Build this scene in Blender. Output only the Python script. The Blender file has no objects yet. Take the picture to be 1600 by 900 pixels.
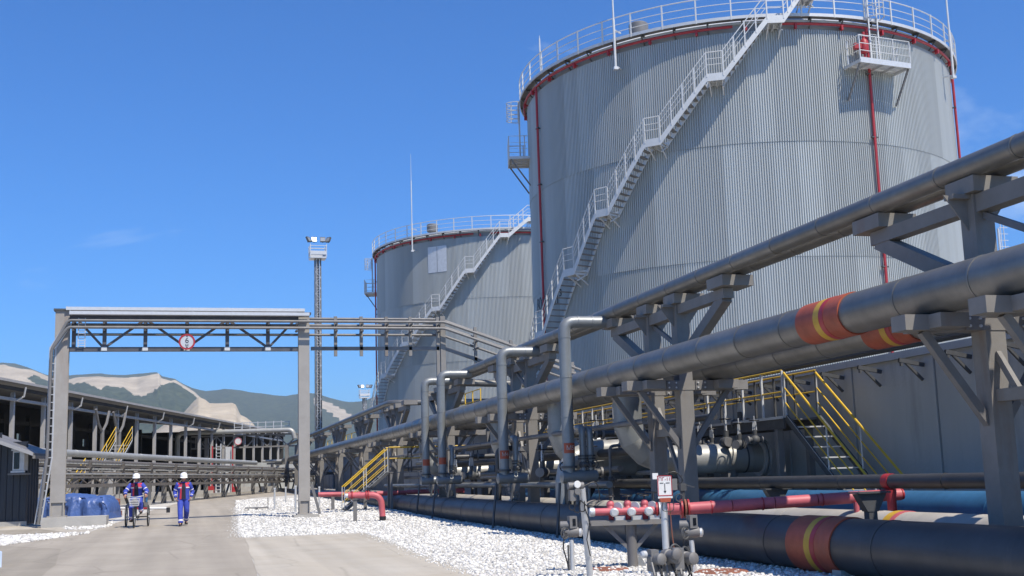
import bpy, bmesh, math, random
import numpy as np
from mathutils import Vector as V, Matrix, noise as mnoise
random.seed(7); np.random.seed(7)
R_ = math.radians
SC = bpy.context.scene
COL = SC.collection

# ------------------------------------------------------------------ camera
TH = math.atan(515/1850)            # heading of the lens, to the right of the pipe rack's direction (+Y)
PITCH = math.atan(295/1850)
ROLL = .031
r0 = V((math.cos(TH), -math.sin(TH), 0)); f0 = V((math.sin(TH), math.cos(TH), 0))
fw = f0*math.cos(PITCH) + V((0, 0, 1))*math.sin(PITCH)
u0 = -f0*math.sin(PITCH) + V((0, 0, 1))*math.cos(PITCH)
cr = r0*math.cos(ROLL) - u0*math.sin(ROLL); cu = r0*math.sin(ROLL) + u0*math.cos(ROLL)
cam = bpy.data.objects.new('camera', bpy.data.cameras.new('camera'))
COL.objects.link(cam)
m = Matrix.Identity(4)
for i in range(3):
    m[i][0] = cr[i]; m[i][1] = cu[i]; m[i][2] = -fw[i]
m[2][3] = 1.5
cam.matrix_world = m
cam.data.sensor_width = 36; cam.data.lens = 36*1850/1600
cam.data.clip_start = .1; cam.data.clip_end = 30000
SC.camera = cam

# ------------------------------------------------------------------ sky and sun
SUN_AZ = R_(155); SUN_EL = R_(57.5)
SUNV = V((math.sin(SUN_AZ)*math.cos(SUN_EL), math.cos(SUN_AZ)*math.cos(SUN_EL), math.sin(SUN_EL)))
SC.view_settings.view_transform = 'Standard'; SC.view_settings.look = 'None'
SC.view_settings.exposure = .38; SC.view_settings.gamma = 1
W = bpy.data.worlds.new('World'); SC.world = W; W.use_nodes = True
nt = W.node_tree; nt.nodes.clear()
wo = nt.nodes.new('ShaderNodeOutputWorld'); bg = nt.nodes.new('ShaderNodeBackground')
sky = nt.nodes.new('ShaderNodeTexSky'); sky.sky_type = 'NISHITA'; sky.sun_disc = False
sky.sun_elevation = SUN_EL; sky.sun_rotation = SUN_AZ
sky.air_density = 1.0; sky.dust_density = .1; sky.ozone_density = 3.0; sky.altitude = 200
tc = nt.nodes.new('ShaderNodeTexCoord'); mp = nt.nodes.new('ShaderNodeMapping')
mp.inputs['Scale'].default_value = (1.1, 1.1, 3.2); mp.inputs['Rotation'].default_value = (.25, .2, .4)
mp.inputs['Location'].default_value = (-.6, -4.6, .8)
nz = nt.nodes.new('ShaderNodeTexNoise'); nz.inputs['Scale'].default_value = 2.1; nz.inputs['Detail'].default_value = 9
nz.inputs['Roughness'].default_value = .58; nz.inputs['Distortion'].default_value = .5
rp = nt.nodes.new('ShaderNodeValToRGB'); rp.color_ramp.elements[0].position = .592; rp.color_ramp.elements[1].position = .88
mx = nt.nodes.new('ShaderNodeMixRGB'); mx.inputs['Color2'].default_value = (8.5, 10, 12, 1)
L = nt.links.new
L(tc.outputs['Generated'], mp.inputs['Vector']); L(mp.outputs['Vector'], nz.inputs['Vector'])
L(nz.outputs['Fac'], rp.inputs['Fac']); L(rp.outputs['Color'], mx.inputs['Fac'])
hs = nt.nodes.new('ShaderNodeMixRGB'); hs.blend_type = 'MULTIPLY'; hs.inputs['Fac'].default_value = 1; hs.inputs['Color2'].default_value = (.34, .97, 1.75, 1)
L(sky.outputs['Color'], hs.inputs['Color1']); L(hs.outputs['Color'], mx.inputs['Color1']); L(mx.outputs['Color'], bg.inputs['Color'])
bg.inputs['Strength'].default_value = .074
L(bg.outputs['Background'], wo.inputs['Surface'])
sl = bpy.data.lights.new('sun', 'SUN'); sl.energy = 4.7; sl.angle = R_(.53); sl.color = (1, .925, .815)
sun = bpy.data.objects.new('sun', sl); COL.objects.link(sun)
sun.rotation_euler = SUNV.to_track_quat('Z', 'Y').to_euler(); sun.location = (0, 0, 60)

# ------------------------------------------------------------------ materials
def lin(h):
    h = [h[0]/255, h[1]/255, h[2]/255]
    return tuple(c/12.92 if c <= .04045 else ((c+.055)/1.055)**2.4 for c in h) + (1,)
MATS = {}
def mat(name, col, rough=.6, metal=0., var=.25, scale=3., bump=0., bscale=40., rand=0., col2=None, streak=False, island=0., spec=.5, coat=0., stain=None, samt=.35, sscale=1.3):
    """painted / weathered surface: base colour broken up by noise, optional vertical streaks, per-object or per-stone tone"""
    m = bpy.data.materials.new(name); m.use_nodes = True
    n = m.node_tree.nodes; lk = m.node_tree.links.new
    b = n['Principled BSDF']; b.inputs['Metallic'].default_value = metal
    b.inputs['Roughness'].default_value = rough
    b.inputs['Specular IOR Level'].default_value = spec
    if coat: b.inputs['Coat Weight'].default_value = coat
    c1 = tuple(col) + (1,) if len(col) == 3 else col
    c2 = tuple(col2) + (1,) if col2 is not None else tuple(x*(1-var) for x in c1[:3]) + (1,)
    t = n.new('ShaderNodeTexCoord')
    z = n.new('ShaderNodeTexNoise'); z.inputs['Scale'].default_value = scale; z.inputs['Detail'].default_value = 7; z.inputs['Roughness'].default_value = .62
    src = t.outputs['Object']
    if streak:
        mp = n.new('ShaderNodeMapping'); mp.inputs['Scale'].default_value = (1, 1, .07); lk(src, mp.inputs['Vector']); lk(mp.outputs['Vector'], z.inputs['Vector'])
    else: lk(src, z.inputs['Vector'])
    cr_ = n.new('ShaderNodeValToRGB'); cr_.color_ramp.elements[0].position = .32; cr_.color_ramp.elements[1].position = .68
    cr_.color_ramp.elements[0].color = c2; cr_.color_ramp.elements[1].color = c1
    lk(z.outputs['Fac'], cr_.inputs['Fac']); out = cr_.outputs['Color']
    if stain:
        ms = n.new('ShaderNodeMapping'); ms.inputs['Scale'].default_value = (1, 1, .16); lk(src, ms.inputs['Vector'])
        zs = n.new('ShaderNodeTexNoise'); zs.inputs['Scale'].default_value = sscale; zs.inputs['Detail'].default_value = 9; zs.inputs['Roughness'].default_value = .7; lk(ms.outputs['Vector'], zs.inputs['Vector'])
        rs_ = n.new('ShaderNodeMapRange'); rs_.inputs['From Min'].default_value = .56; rs_.inputs['From Max'].default_value = .74; rs_.inputs['To Max'].default_value = samt; lk(zs.outputs['Fac'], rs_.inputs['Value'])
        mxs = n.new('ShaderNodeMixRGB'); mxs.inputs['Color2'].default_value = tuple(stain) + (1,); lk(rs_.outputs['Result'], mxs.inputs['Fac']); lk(out, mxs.inputs['Color1']); out = mxs.outputs['Color']
    if rand or island:
        oi = n.new('ShaderNodeNewGeometry').outputs['Random Per Island'] if island else n.new('ShaderNodeObjectInfo').outputs['Random']
        k = island or rand
        mr = n.new('ShaderNodeMapRange'); mr.inputs['To Min'].default_value = 1-k; mr.inputs['To Max'].default_value = 1+k*.6
        lk(oi, mr.inputs['Value'])
        mu = n.new('ShaderNodeVectorMath'); mu.operation = 'SCALE'; lk(out, mu.inputs[0]); lk(mr.outputs['Result'], mu.inputs['Scale']); out = mu.outputs['Vector']
    lk(out, b.inputs['Base Color'])
    if rough < .7:
        rr = n.new('ShaderNodeMapRange'); rr.inputs['To Min'].default_value = rough+.12; rr.inputs['To Max'].default_value = max(.05, rough-.08)
        lk(z.outputs['Fac'], rr.inputs['Value']); lk(rr.outputs['Result'], b.inputs['Roughness'])
    if bump:
        z2 = n.new('ShaderNodeTexNoise'); z2.inputs['Scale'].default_value = bscale; z2.inputs['Detail'].default_value = 6
        lk(t.outputs['Object'], z2.inputs['Vector'])
        bp = n.new('ShaderNodeBump'); bp.inputs['Strength'].default_value = bump; bp.inputs['Distance'].default_value = .05
        lk(z2.outputs['Fac'], bp.inputs['Height']); lk(bp.outputs['Normal'], b.inputs['Normal'])
    MATS[name] = m
    return m
mat('cladding', (.505, .525, .505), .5, .3, .16, .9, rand=.13, streak=True, stain=(.22, .2, .17), samt=.4, sscale=.9)
mat('shell', (.33, .34, .335), .55, .25, .2, .8, streak=True)
mat('jacket_metal', (.235, .23, .213), .42, .55, .25, 2.2, rand=.14, bump=.07, bscale=4, stain=(.16, .14, .11), samt=.5)
mat('pipe_grey', (.27, .285, .285), .42, .35, .25, 2., rand=.06, stain=(.14, .12, .1), samt=.4)
mat('pipe_pale', (.40, .40, .375), .45, .3, .2, 2., rand=.06, stain=(.2, .17, .13), samt=.5)
mat('pipe_black', (.068, .068, .068), .45, .15, .3, 1.6, rand=.10, stain=(.2, .18, .15), samt=.35)
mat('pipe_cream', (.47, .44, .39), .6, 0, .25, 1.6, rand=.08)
mat('steel_beige', (.225, .213, .195), .65, .0, .16, 3., bump=.05, stain=(.17, .095, .055), samt=.5, sscale=2.2, rand=.05)
mat('steel_grey', (.19, .185, .18), .55, .1, .2, 3., stain=(.13, .08, .05), samt=.4)
mat('steel_dark', (.085, .088, .09), .6, .1, .3, 4.)
mat('steel_truss', (.10, .10, .11), .55, .1, .25, 4., stain=(.13, .08, .05), samt=.4)
mat('steel_rack', (.155, .14, .125), .6, .1, .3, 4., stain=(.2, .12, .07), samt=.5)
mat('portal_beige', (.335, .315, .285), .6, 0, .14, 3., stain=(.2, .11, .06), samt=.4)
mat('galv', (.60, .61, .61), .5, .35, .15, 5.)
mat('galv_white', (.60, .61, .60), .5, .1, .12, 5.)
mat('red', (.40, .028, .035), .45, 0, .25, 3.)
mat('red_faded', (.58, .13, .15), .5, 0, .3, 2., rand=.05)
mat('orange', (.40, .085, .038), .55, 0, .35, 3., stain=(.16, .1, .08), samt=.5)
mat('yellow', (.74, .47, .03), .5, 0, .2, 4.)
mat('yellow_band', (.58, .35, .03), .5, 0, .2, 4.)
mat('blue_pipe', (.04, .15, .30), .45, 0, .3, 2., stain=(.2, .22, .24), samt=.4)
mat('white_paint', (.74, .74, .72), .55, 0, .12, 4.)
mat('black_paint', (.018, .018, .02), .5, 0, .2, 4.)
mat('rubber', (.022, .022, .022), .75, 0, .2, 9.)
mat('concrete', (.43, .415, .38), .9, 0, .2, 1.6, bump=.25, bscale=25)
mat('wall_concrete', (.42, .435, .43), .85, 0, .2, .7, bump=.15, bscale=12, streak=True, rand=.08, stain=(.16, .15, .14), samt=.5, sscale=1.)
mat('road', (.375, .335, .275), .93, 0, .0, .55, bump=.3, bscale=70, col2=(.32, .285, .23))
mat('asphalt_old', (.325, .29, .235), .93, 0, .0, .8, bump=.3, bscale=60, col2=(.27, .24, .19))
mat('pad', (.46, .425, .36), .93, 0, 0, .7, bump=.25, bscale=60, col2=(.42, .375, .30))
mat('gravel', (.62, .60, .55), .95, 0, 0, 9., bump=.9, bscale=16, col2=(.38, .36, .32))
mat('stone', (.72, .705, .66), .95, 0, .25, 30., island=.42)
mat('rack_shade', (.15, .145, .135), .95, 0, 0, 1.2, bump=.4, bscale=30, col2=(.10, .095, .09))  # dark ground tone standing in for the shade under the rack
mat('rust', (.27, .105, .065), .85, 0, .35, 5., bump=.2)
mat('tarp', (.07, .13, .34), .35, 0, .3, 3., bump=.6, bscale=6)
mat('work_blue', (.045, .075, .42), .85, 0, .25, 9., bump=.3, bscale=18)
mat('work_red', (.58, .04, .07), .8, 0, .2, 9.)
mat('reflective', (.72, .68, .70), .5, 0, .1, 9.)
mat('shirt', (.018, .018, .03), .9, 0, .2, 9.)
mat('skin', (.46, .24, .16), .6, 0, .15, 14.)
mat('helmet', (.84, .84, .82), .3, 0, .05, 9.)
mat('boots', (.03, .025, .022), .7, 0, .3, 9.)
mat('hut_metal', (.04, .045, .055), .45, .2, .25, 1.5)
mat('shed_metal', (.42, .41, .40), .6, .1, .2, 2.)
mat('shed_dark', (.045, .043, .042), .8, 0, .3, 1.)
mat('roof_sheet', (.42, .41, .40), .6, .2, .2, 1.)
mat('glass', (.3, .32, .34), .15, .2, .1, 4.)
mat('lens_dark', (.01, .01, .012), .2, 0, .1, 4.)
mat('block_blue', (.55, .66, .82), .6, 0, .2, 5.)

def road_mat(name, c1, c2):
    """worn yard surface: blotches, long wheel tracks, oil spots and a net of fine cracks"""
    m = MATS[name]; n = m.node_tree.nodes; lk = m.node_tree.links.new; b = n['Principled BSDF']; t = n.new('ShaderNodeTexCoord')
    src = b.inputs['Base Color'].links[0].from_socket
    mp = n.new('ShaderNodeMapping'); mp.inputs['Scale'].default_value = (1.5, .05, 1); lk(t.outputs['Object'], mp.inputs['Vector'])
    z = n.new('ShaderNodeTexNoise'); z.inputs['Scale'].default_value = 1.; z.inputs['Detail'].default_value = 6; lk(mp.outputs['Vector'], z.inputs['Vector'])
    r = n.new('ShaderNodeMapRange'); r.inputs['From Min'].default_value = .35; r.inputs['From Max'].default_value = .7; r.inputs['To Min'].default_value = .86; r.inputs['To Max'].default_value = 1.1; lk(z.outputs['Fac'], r.inputs['Value'])
    z2 = n.new('ShaderNodeTexNoise'); z2.inputs['Scale'].default_value = 2.3; z2.inputs['Detail'].default_value = 8; z2.inputs['Roughness'].default_value = .75; lk(t.outputs['Object'], z2.inputs['Vector'])
    r2 = n.new('ShaderNodeMapRange'); r2.inputs['From Min'].default_value = .62; r2.inputs['From Max'].default_value = .74; r2.inputs['To Min'].default_value = 1; r2.inputs['To Max'].default_value = .7; lk(z2.outputs['Fac'], r2.inputs['Value'])
    dv = n.new('ShaderNodeMixRGB'); dv.inputs['Fac'].default_value = .12; lk(t.outputs['Object'], dv.inputs['Color1']); lk(z2.outputs['Color'], dv.inputs['Color2'])
    vo = n.new('ShaderNodeTexVoronoi'); vo.feature = 'DISTANCE_TO_EDGE'; vo.inputs['Scale'].default_value = .42; lk(dv.outputs['Color'], vo.inputs['Vector'])
    r3 = n.new('ShaderNodeMapRange'); r3.inputs['From Max'].default_value = .012; r3.inputs['To Min'].default_value = .82; r3.inputs['To Max'].default_value = 1; lk(vo.outputs['Distance'], r3.inputs['Value'])
    m1 = n.new('ShaderNodeMath'); m1.operation = 'MULTIPLY'; lk(r.outputs['Result'], m1.inputs[0]); lk(r2.outputs['Result'], m1.inputs[1])
    m2 = n.new('ShaderNodeMath'); m2.operation = 'MULTIPLY'; lk(m1.outputs[0], m2.inputs[0]); lk(r3.outputs['Result'], m2.inputs[1])
    sc = n.new('ShaderNodeVectorMath'); sc.operation = 'SCALE'; lk(src, sc.inputs[0]); lk(m2.outputs[0], sc.inputs['Scale']); lk(sc.outputs['Vector'], b.inputs['Base Color'])
for q_ in ('road', 'asphalt_old', 'pad'): road_mat(q_, 0, 0)

# ------------------------------------------------------------------ mesh helpers (all in world metres)
Z = V((0, 0, 1))
class M:
    def __init__(s): s.v = []; s.f = []
    def add(s, vs, fs):
        k = len(s.v); s.v += [tuple(x) for x in vs]; s.f += [tuple(i+k for i in f) for f in fs]; return s
    def box(s, c, d, rot=None):
        hx, hy, hz = d[0]/2, d[1]/2, d[2]/2; c = V(c)
        p = [V((x, y, z)) for z in (-hz, hz) for y in (-hy, hy) for x in (-hx, hx)]
        if rot is not None: p = [rot @ q for q in p]
        return s.add([c+q for q in p], [(0, 2, 3, 1), (4, 5, 7, 6), (0, 1, 5, 4), (2, 6, 7, 3), (0, 4, 6, 2), (1, 3, 7, 5)])
    def bx(s, x0, x1, y0, y1, z0, z1): return s.box(((x0+x1)/2, (y0+y1)/2, (z0+z1)/2), (x1-x0, y1-y0, z1-z0))
    def beam(s, a, b, w, h, up=Z):
        a = V(a); b = V(b); t = (b-a).normalized()
        x = t.cross(up)
        if x.length < 1e-4: x = t.cross(V((0, 1, 0)))
        x.normalize(); y = x.cross(t).normalized()
        p = []
        for q in (a, b):
            for sx, sy in ((-1, -1), (1, -1), (1, 1), (-1, 1)): p.append(q + x*sx*w/2 + y*sy*h/2)
        return s.add(p, [(3, 2, 1, 0), (4, 5, 6, 7), (0, 1, 5, 4), (1, 2, 6, 5), (2, 3, 7, 6), (3, 0, 4, 7)])
    def ibeam(s, a, b, w, h, t=.02, up=Z):
        a = V(a); b = V(b); d = (b-a).normalized(); x = d.cross(up)
        if x.length < 1e-4: x = d.cross(V((0, 1, 0)))
        x.normalize(); y = x.cross(d).normalized()
        o = y*(h/2-t/2)
        s.beam(a+o, b+o, w, t, up); s.beam(a-o, b-o, w, t, up); s.beam(a, b, t, h-2*t, up); return s
    def tube(s, pts, r, n=10, caps=True, closed=False):
        pts = [V(p) for p in pts]; N = len(pts); rs = r if isinstance(r, (list, tuple)) else [r]*N
        T = []
        for i in range(N):
            if closed: t = (pts[(i+1) % N]-pts[i-1])
            elif i == 0: t = pts[1]-pts[0]
            elif i == N-1: t = pts[-1]-pts[-2]
            else: t = (pts[i+1]-pts[i]).normalized() + (pts[i]-pts[i-1]).normalized()
            T.append(t.normalized())
        x = T[0].cross(Z)
        if x.length < 1e-3: x = T[0].cross(V((0, 1, 0)))
        x.normalize(); vs = []
        for i in range(N):
            if i:
                x = x - T[i]*x.dot(T[i]); x.normalize()
            y = T[i].cross(x); k = 1.
            if 0 < i < N-1 and not closed:
                c = T[i].dot((pts[i]-pts[i-1]).normalized()); k = 1/max(.6, c)
            for j in range(n):
                a = 2*math.pi*j/n; vs.append(pts[i] + (x*math.cos(a) + y*math.sin(a))*rs[i]*(1+(k-1)*.5))
        fs = []
        for i in range(N if closed else N-1):
            i2 = (i+1) % N
            for j in range(n): fs.append((i*n+j, i*n+(j+1) % n, i2*n+(j+1) % n, i2*n+j))
        if caps and not closed: fs += [tuple(range(n-1, -1, -1)), tuple((N-1)*n+j for j in range(n))]
        return s.add(vs, fs)
    def cyl(s, a, b, r, n=12, r2=None): return s.tube([a, b], [r, r if r2 is None else r2], n)
    def lathe(s, prof, c, n=24, axis=Z, closed=False):
        c = V(c); axis = V(axis).normalized(); x = axis.cross(V((0, 1, 0)))
        if x.length < 1e-3: x = axis.cross(V((1, 0, 0)))
        x.normalize(); y = axis.cross(x); vs = []; K = len(prof)
        for r, z in prof:
            for j in range(n):
                a = 2*math.pi*j/n; vs.append(c + axis*z + (x*math.cos(a)+y*math.sin(a))*r)
        fs = []
        for i in range(K if closed else K-1):
            i2 = (i+1) % K
            for j in range(n): fs.append((i*n+j, i*n+(j+1) % n, i2*n+(j+1) % n, i2*n+j))
        if not closed: fs += [tuple(range(n-1, -1, -1)), tuple((K-1)*n+j for j in range(n))]
        return s.add(vs, fs)
    def ring(s, c, r, t, axis=Z, n=32, m=8): return s.lathe([(r+t*math.cos(2*math.pi*i/m), t*math.sin(2*math.pi*i/m)) for i in range(m)], c, n, axis, True)
    def ball(s, c, r, n=12, k=8, sc=(1, 1, 1), rot=None):
        c = V(c); vs = []; fs = []
        for i in range(1, k):
            for j in range(n):
                a = math.pi*i/k; b = 2*math.pi*j/n
                p = V((math.sin(a)*math.cos(b)*sc[0], math.sin(a)*math.sin(b)*sc[1], math.cos(a)*sc[2]))*r
                vs.append(c + (rot @ p if rot else p))
        top = V((0, 0, r*sc[2])); bot = -top
        vs += [c + (rot @ top if rot else top), c + (rot @ bot if rot else bot)]; T = len(vs)-2
        for i in range(k-2):
            for j in range(n): fs.append((i*n+j, (i+1)*n+j, (i+1)*n+(j+1) % n, i*n+(j+1) % n))
        for j in range(n):
            fs.append((T, j, (j+1) % n)); fs.append((T+1, (k-2)*n+(j+1) % n, (k-2)*n+j))
        return s.add(vs, fs)
    def quad(s, a, b, c, d): return s.add([a, b, c, d], [(0, 1, 2, 3)])
    def prism(s, poly, h):
        """polygon (world points, planar) pushed along vector h"""
        n = len(poly); h = V(h); P_ = [V(p) for p in poly]
        return s.add(P_+[p+h for p in P_], [tuple(range(n-1, -1, -1)), tuple(range(n, 2*n))] + [(i, (i+1) % n, n+(i+1) % n, n+i) for i in range(n)])
    def xf(s, mtx): s.v = [tuple(mtx @ V(p)) for p in s.v]; return s
    def join(s, o): return s.add(o.v, o.f)
def fillet(pts, rad, k=5):
    pts = [V(p) for p in pts]; out = [pts[0]]
    for i in range(1, len(pts)-1):
        a = (pts[i-1]-pts[i]); b = (pts[i+1]-pts[i]); d = min(rad, a.length*.49, b.length*.49)
        a = pts[i]+a.normalized()*d; b = pts[i]+b.normalized()*d
        for j in range(k+1):
            t = j/k; out.append(a*(1-t)**2 + pts[i]*2*t*(1-t) + b*t*t)
    out.append(pts[-1]); return out
def mesh_of(name, mb, material, smooth=38):
    me = bpy.data.meshes.new(name); me.from_pydata(mb.v, [], mb.f); me.materials.append(MATS[material] if isinstance(material, str) else material)
    b = bmesh.new(); b.from_mesh(me); bmesh.ops.recalc_face_normals(b, faces=b.faces); b.to_mesh(me); b.free()
    if smooth:
        me.polygons.foreach_set('use_smooth', [True]*len(me.polygons)); me.set_sharp_from_angle(angle=R_(smooth))
    return me
def mw(o):
    m = o.matrix_basis.copy()
    while o.parent: o = o.parent; m = o.matrix_basis @ m
    return m
def tag(o, label=None, cat=None, group=None, kind=None):
    if label: o['label'] = label
    if cat: o['category'] = cat
    if group: o['group'] = group
    if kind: o['kind'] = kind
    return o
def thing(name, label, cat, loc=(0, 0, 0), rz=0, group=None):
    o = bpy.data.objects.new(name, None); COL.objects.link(o); o.location = loc; o.rotation_euler = (0, 0, rz); o.empty_display_size = .2
    return tag(o, label, cat, group)
def part(name, mb, material, parent=None, smooth=38, label=None, kind=None):
    """world-space geometry becomes one object under its parent"""
    if parent is not None:
        inv = mw(parent).inverted(); mb.v = [tuple(inv @ V(p)) for p in mb.v]
    o = bpy.data.objects.new(name, mesh_of(name, mb, material, smooth)); COL.objects.link(o); o.parent = parent
    return tag(o, label, kind=kind)
def solo(name, mb, material, label, cat, group=None, smooth=38, kind=None):
    """a thing that is one mesh; its origin sits at its base"""
    a = np.array(mb.v); c = V(((a[:, 0].min()+a[:, 0].max())/2, (a[:, 1].min()+a[:, 1].max())/2, a[:, 2].min()))
    mb.v = [tuple(V(p)-c) for p in mb.v]
    o = bpy.data.objects.new(name, mesh_of(name, mb, material, smooth)); COL.objects.link(o); o.location = c
    return tag(o, label, cat, group, kind)
def inst(name, me, mtx, parent):
    o = bpy.data.objects.new(name, me); COL.objects.link(o); o.parent = parent
    o.matrix_basis = mw(parent).inverted() @ mtx
    return o
def dup(o, parent=None, loc=None, label=None):
    c = o.copy(); COL.objects.link(c); c.parent = parent
    if loc is not None: c.location = loc
    if label: c['label'] = label
    for ch in list(o.children): dup(ch, c)
    return c
def tr(x, y, z, rz=0, sc=None):
    m = Matrix.Translation((x, y, z)) @ Matrix.Rotation(rz, 4, 'Z')
    return m @ Matrix.Diagonal(sc).to_4x4() if sc else m
def text_mb(s, size, ext=.004):
    cu_ = bpy.data.curves.new('t', 'FONT'); cu_.body = s; cu_.size = size; cu_.align_x = 'CENTER'; cu_.align_y = 'CENTER'; cu_.extrude = ext; cu_.resolution_u = 3
    o = bpy.data.objects.new('t', cu_); COL.objects.link(o); bpy.context.view_layer.update()
    e = o.evaluated_get(bpy.context.evaluated_depsgraph_get()); me = e.to_mesh()
    k = M(); k.add([v.co.copy() for v in me.vertices], [tuple(p.vertices) for p in me.polygons]); e.to_mesh_clear()
    COL.objects.unlink(o); bpy.data.objects.remove(o); bpy.data.curves.remove(cu_)
    return k
def cp(c, d, z=0): return r0*c + f0*d + Z*z          # the left yard's own grid, turned 15.6 degrees
GY = [-400, 20, 40, 46.4, 52, 60, 80, 115, 200, 1000, 30000]; GZ = [0, 0, .12, .22, .3, .42, .58, .86, 1.1, 1.2, 1.2]
def gz(y): return float(np.interp(y, GY, GZ))

# ------------------------------------------------------------------ ground sheets
def sheet(name, left, right, material, dz, ystep=1.5, label=None):
    """strip between two edge lines given as (x, y) knots; follows the ground"""
    y0 = max(left[0][1], right[0][1]); y1 = min(left[-1][1], right[-1][1]); n = max(2, int((y1-y0)/ystep)); mb = M(); rows = []
    for i in range(n+1):
        y = y0+(y1-y0)*i/n
        xl = np.interp(y, [p[1] for p in left], [p[0] for p in left]); xr = np.interp(y, [p[1] for p in right], [p[0] for p in right])
        xl += .06*mnoise.noise(V((y*1.3, 3, dz*900))); xr += .06*mnoise.noise(V((y*1.3, 9, dz*900)))
        rows.append([(xl+(xr-xl)*k/4, y, gz(y)+dz) for k in range(5)])
    vs = [p for r in rows for p in r]
    mb.add(vs, [(i*5+k, i*5+k+1, (i+1)*5+k+1, (i+1)*5+k) for i in range(n) for k in range(4)])
    o = part(name, mb, material, None, 0); return tag(o, kind='structure')
mb = M(); xs = [-9000, -900, -150, -40, -10, 10, 40, 150, 900, 9000]; ys = [-400, -60, 0, 20, 30, 40, 46.4, 52, 60, 80, 115, 200, 1000, 3000, 9000]
mb.add([(x, y, gz(y)) for y in ys for x in xs], [(j*10+i, j*10+i+1, (j+1)*10+i+1, (j+1)*10+i) for j in range(len(ys)-1) for i in range(9)])
tag(part('ground', mb, 'gravel', None, 0), kind='structure')
sheet('road', [(-5.2, -20), (-5.2, 20), (-5.2, 34), (-3.05, 41), (-2.5, 47), (-1.95, 55), (-.95, 68), (.7, 88), (3.0, 104), (6, 112)],
      [(1.2, -20), (1.2, 20.5), (1.62, 33.5), (1.92, 43), (2.35, 52), (2.6, 62), (3.2, 76), (4.5, 84), (9, 92), (18, 97), (40, 112)], 'road', .004)
sheet('concrete_pad', [(1.2, -20), (1.2, 20.5), (1.62, 33.6)], [(4.35, -20), (4.5, 18.2), (5.05, 33.6)], 'pad', .008)
sheet('side_yard', [(-60, -20), (-60, 35)], [(-2.0, -20), (-2.2, 18), (-2.5, 26), (-2.9, 32), (-4.7, 35)], 'asphalt_old', .008)
sheet('yard_path', [(-60, 41), (-60, 57)], [(-3.0, 41), (-2.6, 57)], 'pad', .004)
sheet('rack_shade_strip', [(9.55, -20), (9.55, 128)], [(14.1, -20), (14.1, 128)], 'rack_shade', .004)  # added dark strip: darkens the ground under the rack and cuts bounced light
sheet('wet_patch', [(-14, 41.2), (-14, 45.2)], [(-3.4, 41.2), (-4.9, 45.2)], 'asphalt_old', .008)

def stones(name, spots, label, zo=0):
    """loose crushed stone, every pebble its own little hull, one mesh"""
    t = (1+5**.5)/2
    iv = np.array([(-1, t, 0), (1, t, 0), (-1, -t, 0), (1, -t, 0), (0, -1, t), (0, 1, t), (0, -1, -t), (0, 1, -t), (t, 0, -1), (t, 0, 1), (-t, 0, -1), (-t, 0, 1)], float)/1.9
    it = np.array([(0, 11, 5), (0, 5, 1), (0, 1, 7), (0, 7, 10), (0, 10, 11), (1, 5, 9), (5, 11, 4), (11, 10, 2), (10, 7, 6), (7, 1, 8), (3, 9, 4), (3, 4, 2), (3, 2, 6), (3, 6, 8), (3, 8, 9), (4, 9, 5), (2, 4, 11), (6, 2, 10), (8, 6, 7), (9, 8, 1)])
    n = len(spots); sp = np.array(spots); rs = np.random.RandomState(3)
    s = rs.uniform(.55, 1.25, (n, 1, 3))*np.array([1, 1, .72]); a = rs.uniform(0, 6.28, n); ca, sa = np.cos(a), np.sin(a)
    v = (iv[None]*(1+rs.uniform(-.28, .28, (n, 12, 1))))*s*sp[:, 3][:, None, None]
    x = v[:, :, 0]*ca[:, None]-v[:, :, 1]*sa[:, None]; y = v[:, :, 0]*sa[:, None]+v[:, :, 1]*ca[:, None]
    v = np.stack([x, y, v[:, :, 2]], 2) + sp[:, None, :3]
    f = (it[None] + (np.arange(n)*12)[:, None, None]).reshape(-1)
    me = bpy.data.meshes.new(name); me.vertices.add(n*12); me.vertices.foreach_set('co', v.reshape(-1))
    me.loops.add(len(f)); me.loops.foreach_set('vertex_index', f.astype(np.int32))
    me.polygons.add(n*20); me.polygons.foreach_set('loop_start', np.arange(0, len(f), 3, dtype=np.int32))
    me.update(calc_edges=True); me.materials.append(MATS['stone'])
    o = bpy.data.objects.new(name, me); COL.objects.link(o)
    return tag(o, label, 'gravel', kind='stuff')
spots = []; rr = random.Random(5)
def edge_x(y): return float(np.interp(y, [-20, 18.2, 33.4, 33.8, 43, 52, 62, 76], [4.35, 4.5, 5.05, 1.65, 1.92, 2.35, 2.6, 3.2]))
for (ya, yb, n, smin, smax, xb) in ((12, 20, 11000, .012, .048, 9.6), (20, 28, 13500, .013, .05, 9.6), (28, 38, 14000, .016, .055, 9.8), (38, 52, 12000, .02, .065, 8.6), (52, 78, 4000, .035, .09, 8.4)):
    for _ in range(n):
        y = rr.uniform(ya, yb); x = rr.uniform(edge_x(y)-.12, xb)
        s = smin + (smax-smin)*rr.random()**2.8
        spots.append((x, y, gz(y)+s*.12, s))
for _ in range(2600):                                      # strays on the pad's and the road's edge
    y = rr.uniform(15, 60); x = edge_x(y) - abs(rr.gauss(0, .16)); spots.append((x, y, gz(y)+.012, rr.uniform(.008, .026)))
stones('gravel_stones', spots, 'white crushed stone spread between the road and the pipes')
spots = []
for _ in range(7000):
    y = rr.uniform(34.6, 40.9); x = rr.uniform(-9.5, -4.75 + max(0, y-34.7)*.31)
    if rr.random() > .25 + .75*min(1, max(0, (-x-2.6)/1.2)): continue
    s = rr.uniform(.03, .085); spots.append((x, y, gz(y)+s*.25, s))
for _ in range(1200):
    y = rr.uniform(43, 50); x = rr.uniform(-4.3, -2.5)
    if (x+3.3)**2/.8 + (y-46.5)**2/10 < 1: s = rr.uniform(.02, .06); spots.append((x, y, gz(y)+s*.25, s))
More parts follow.
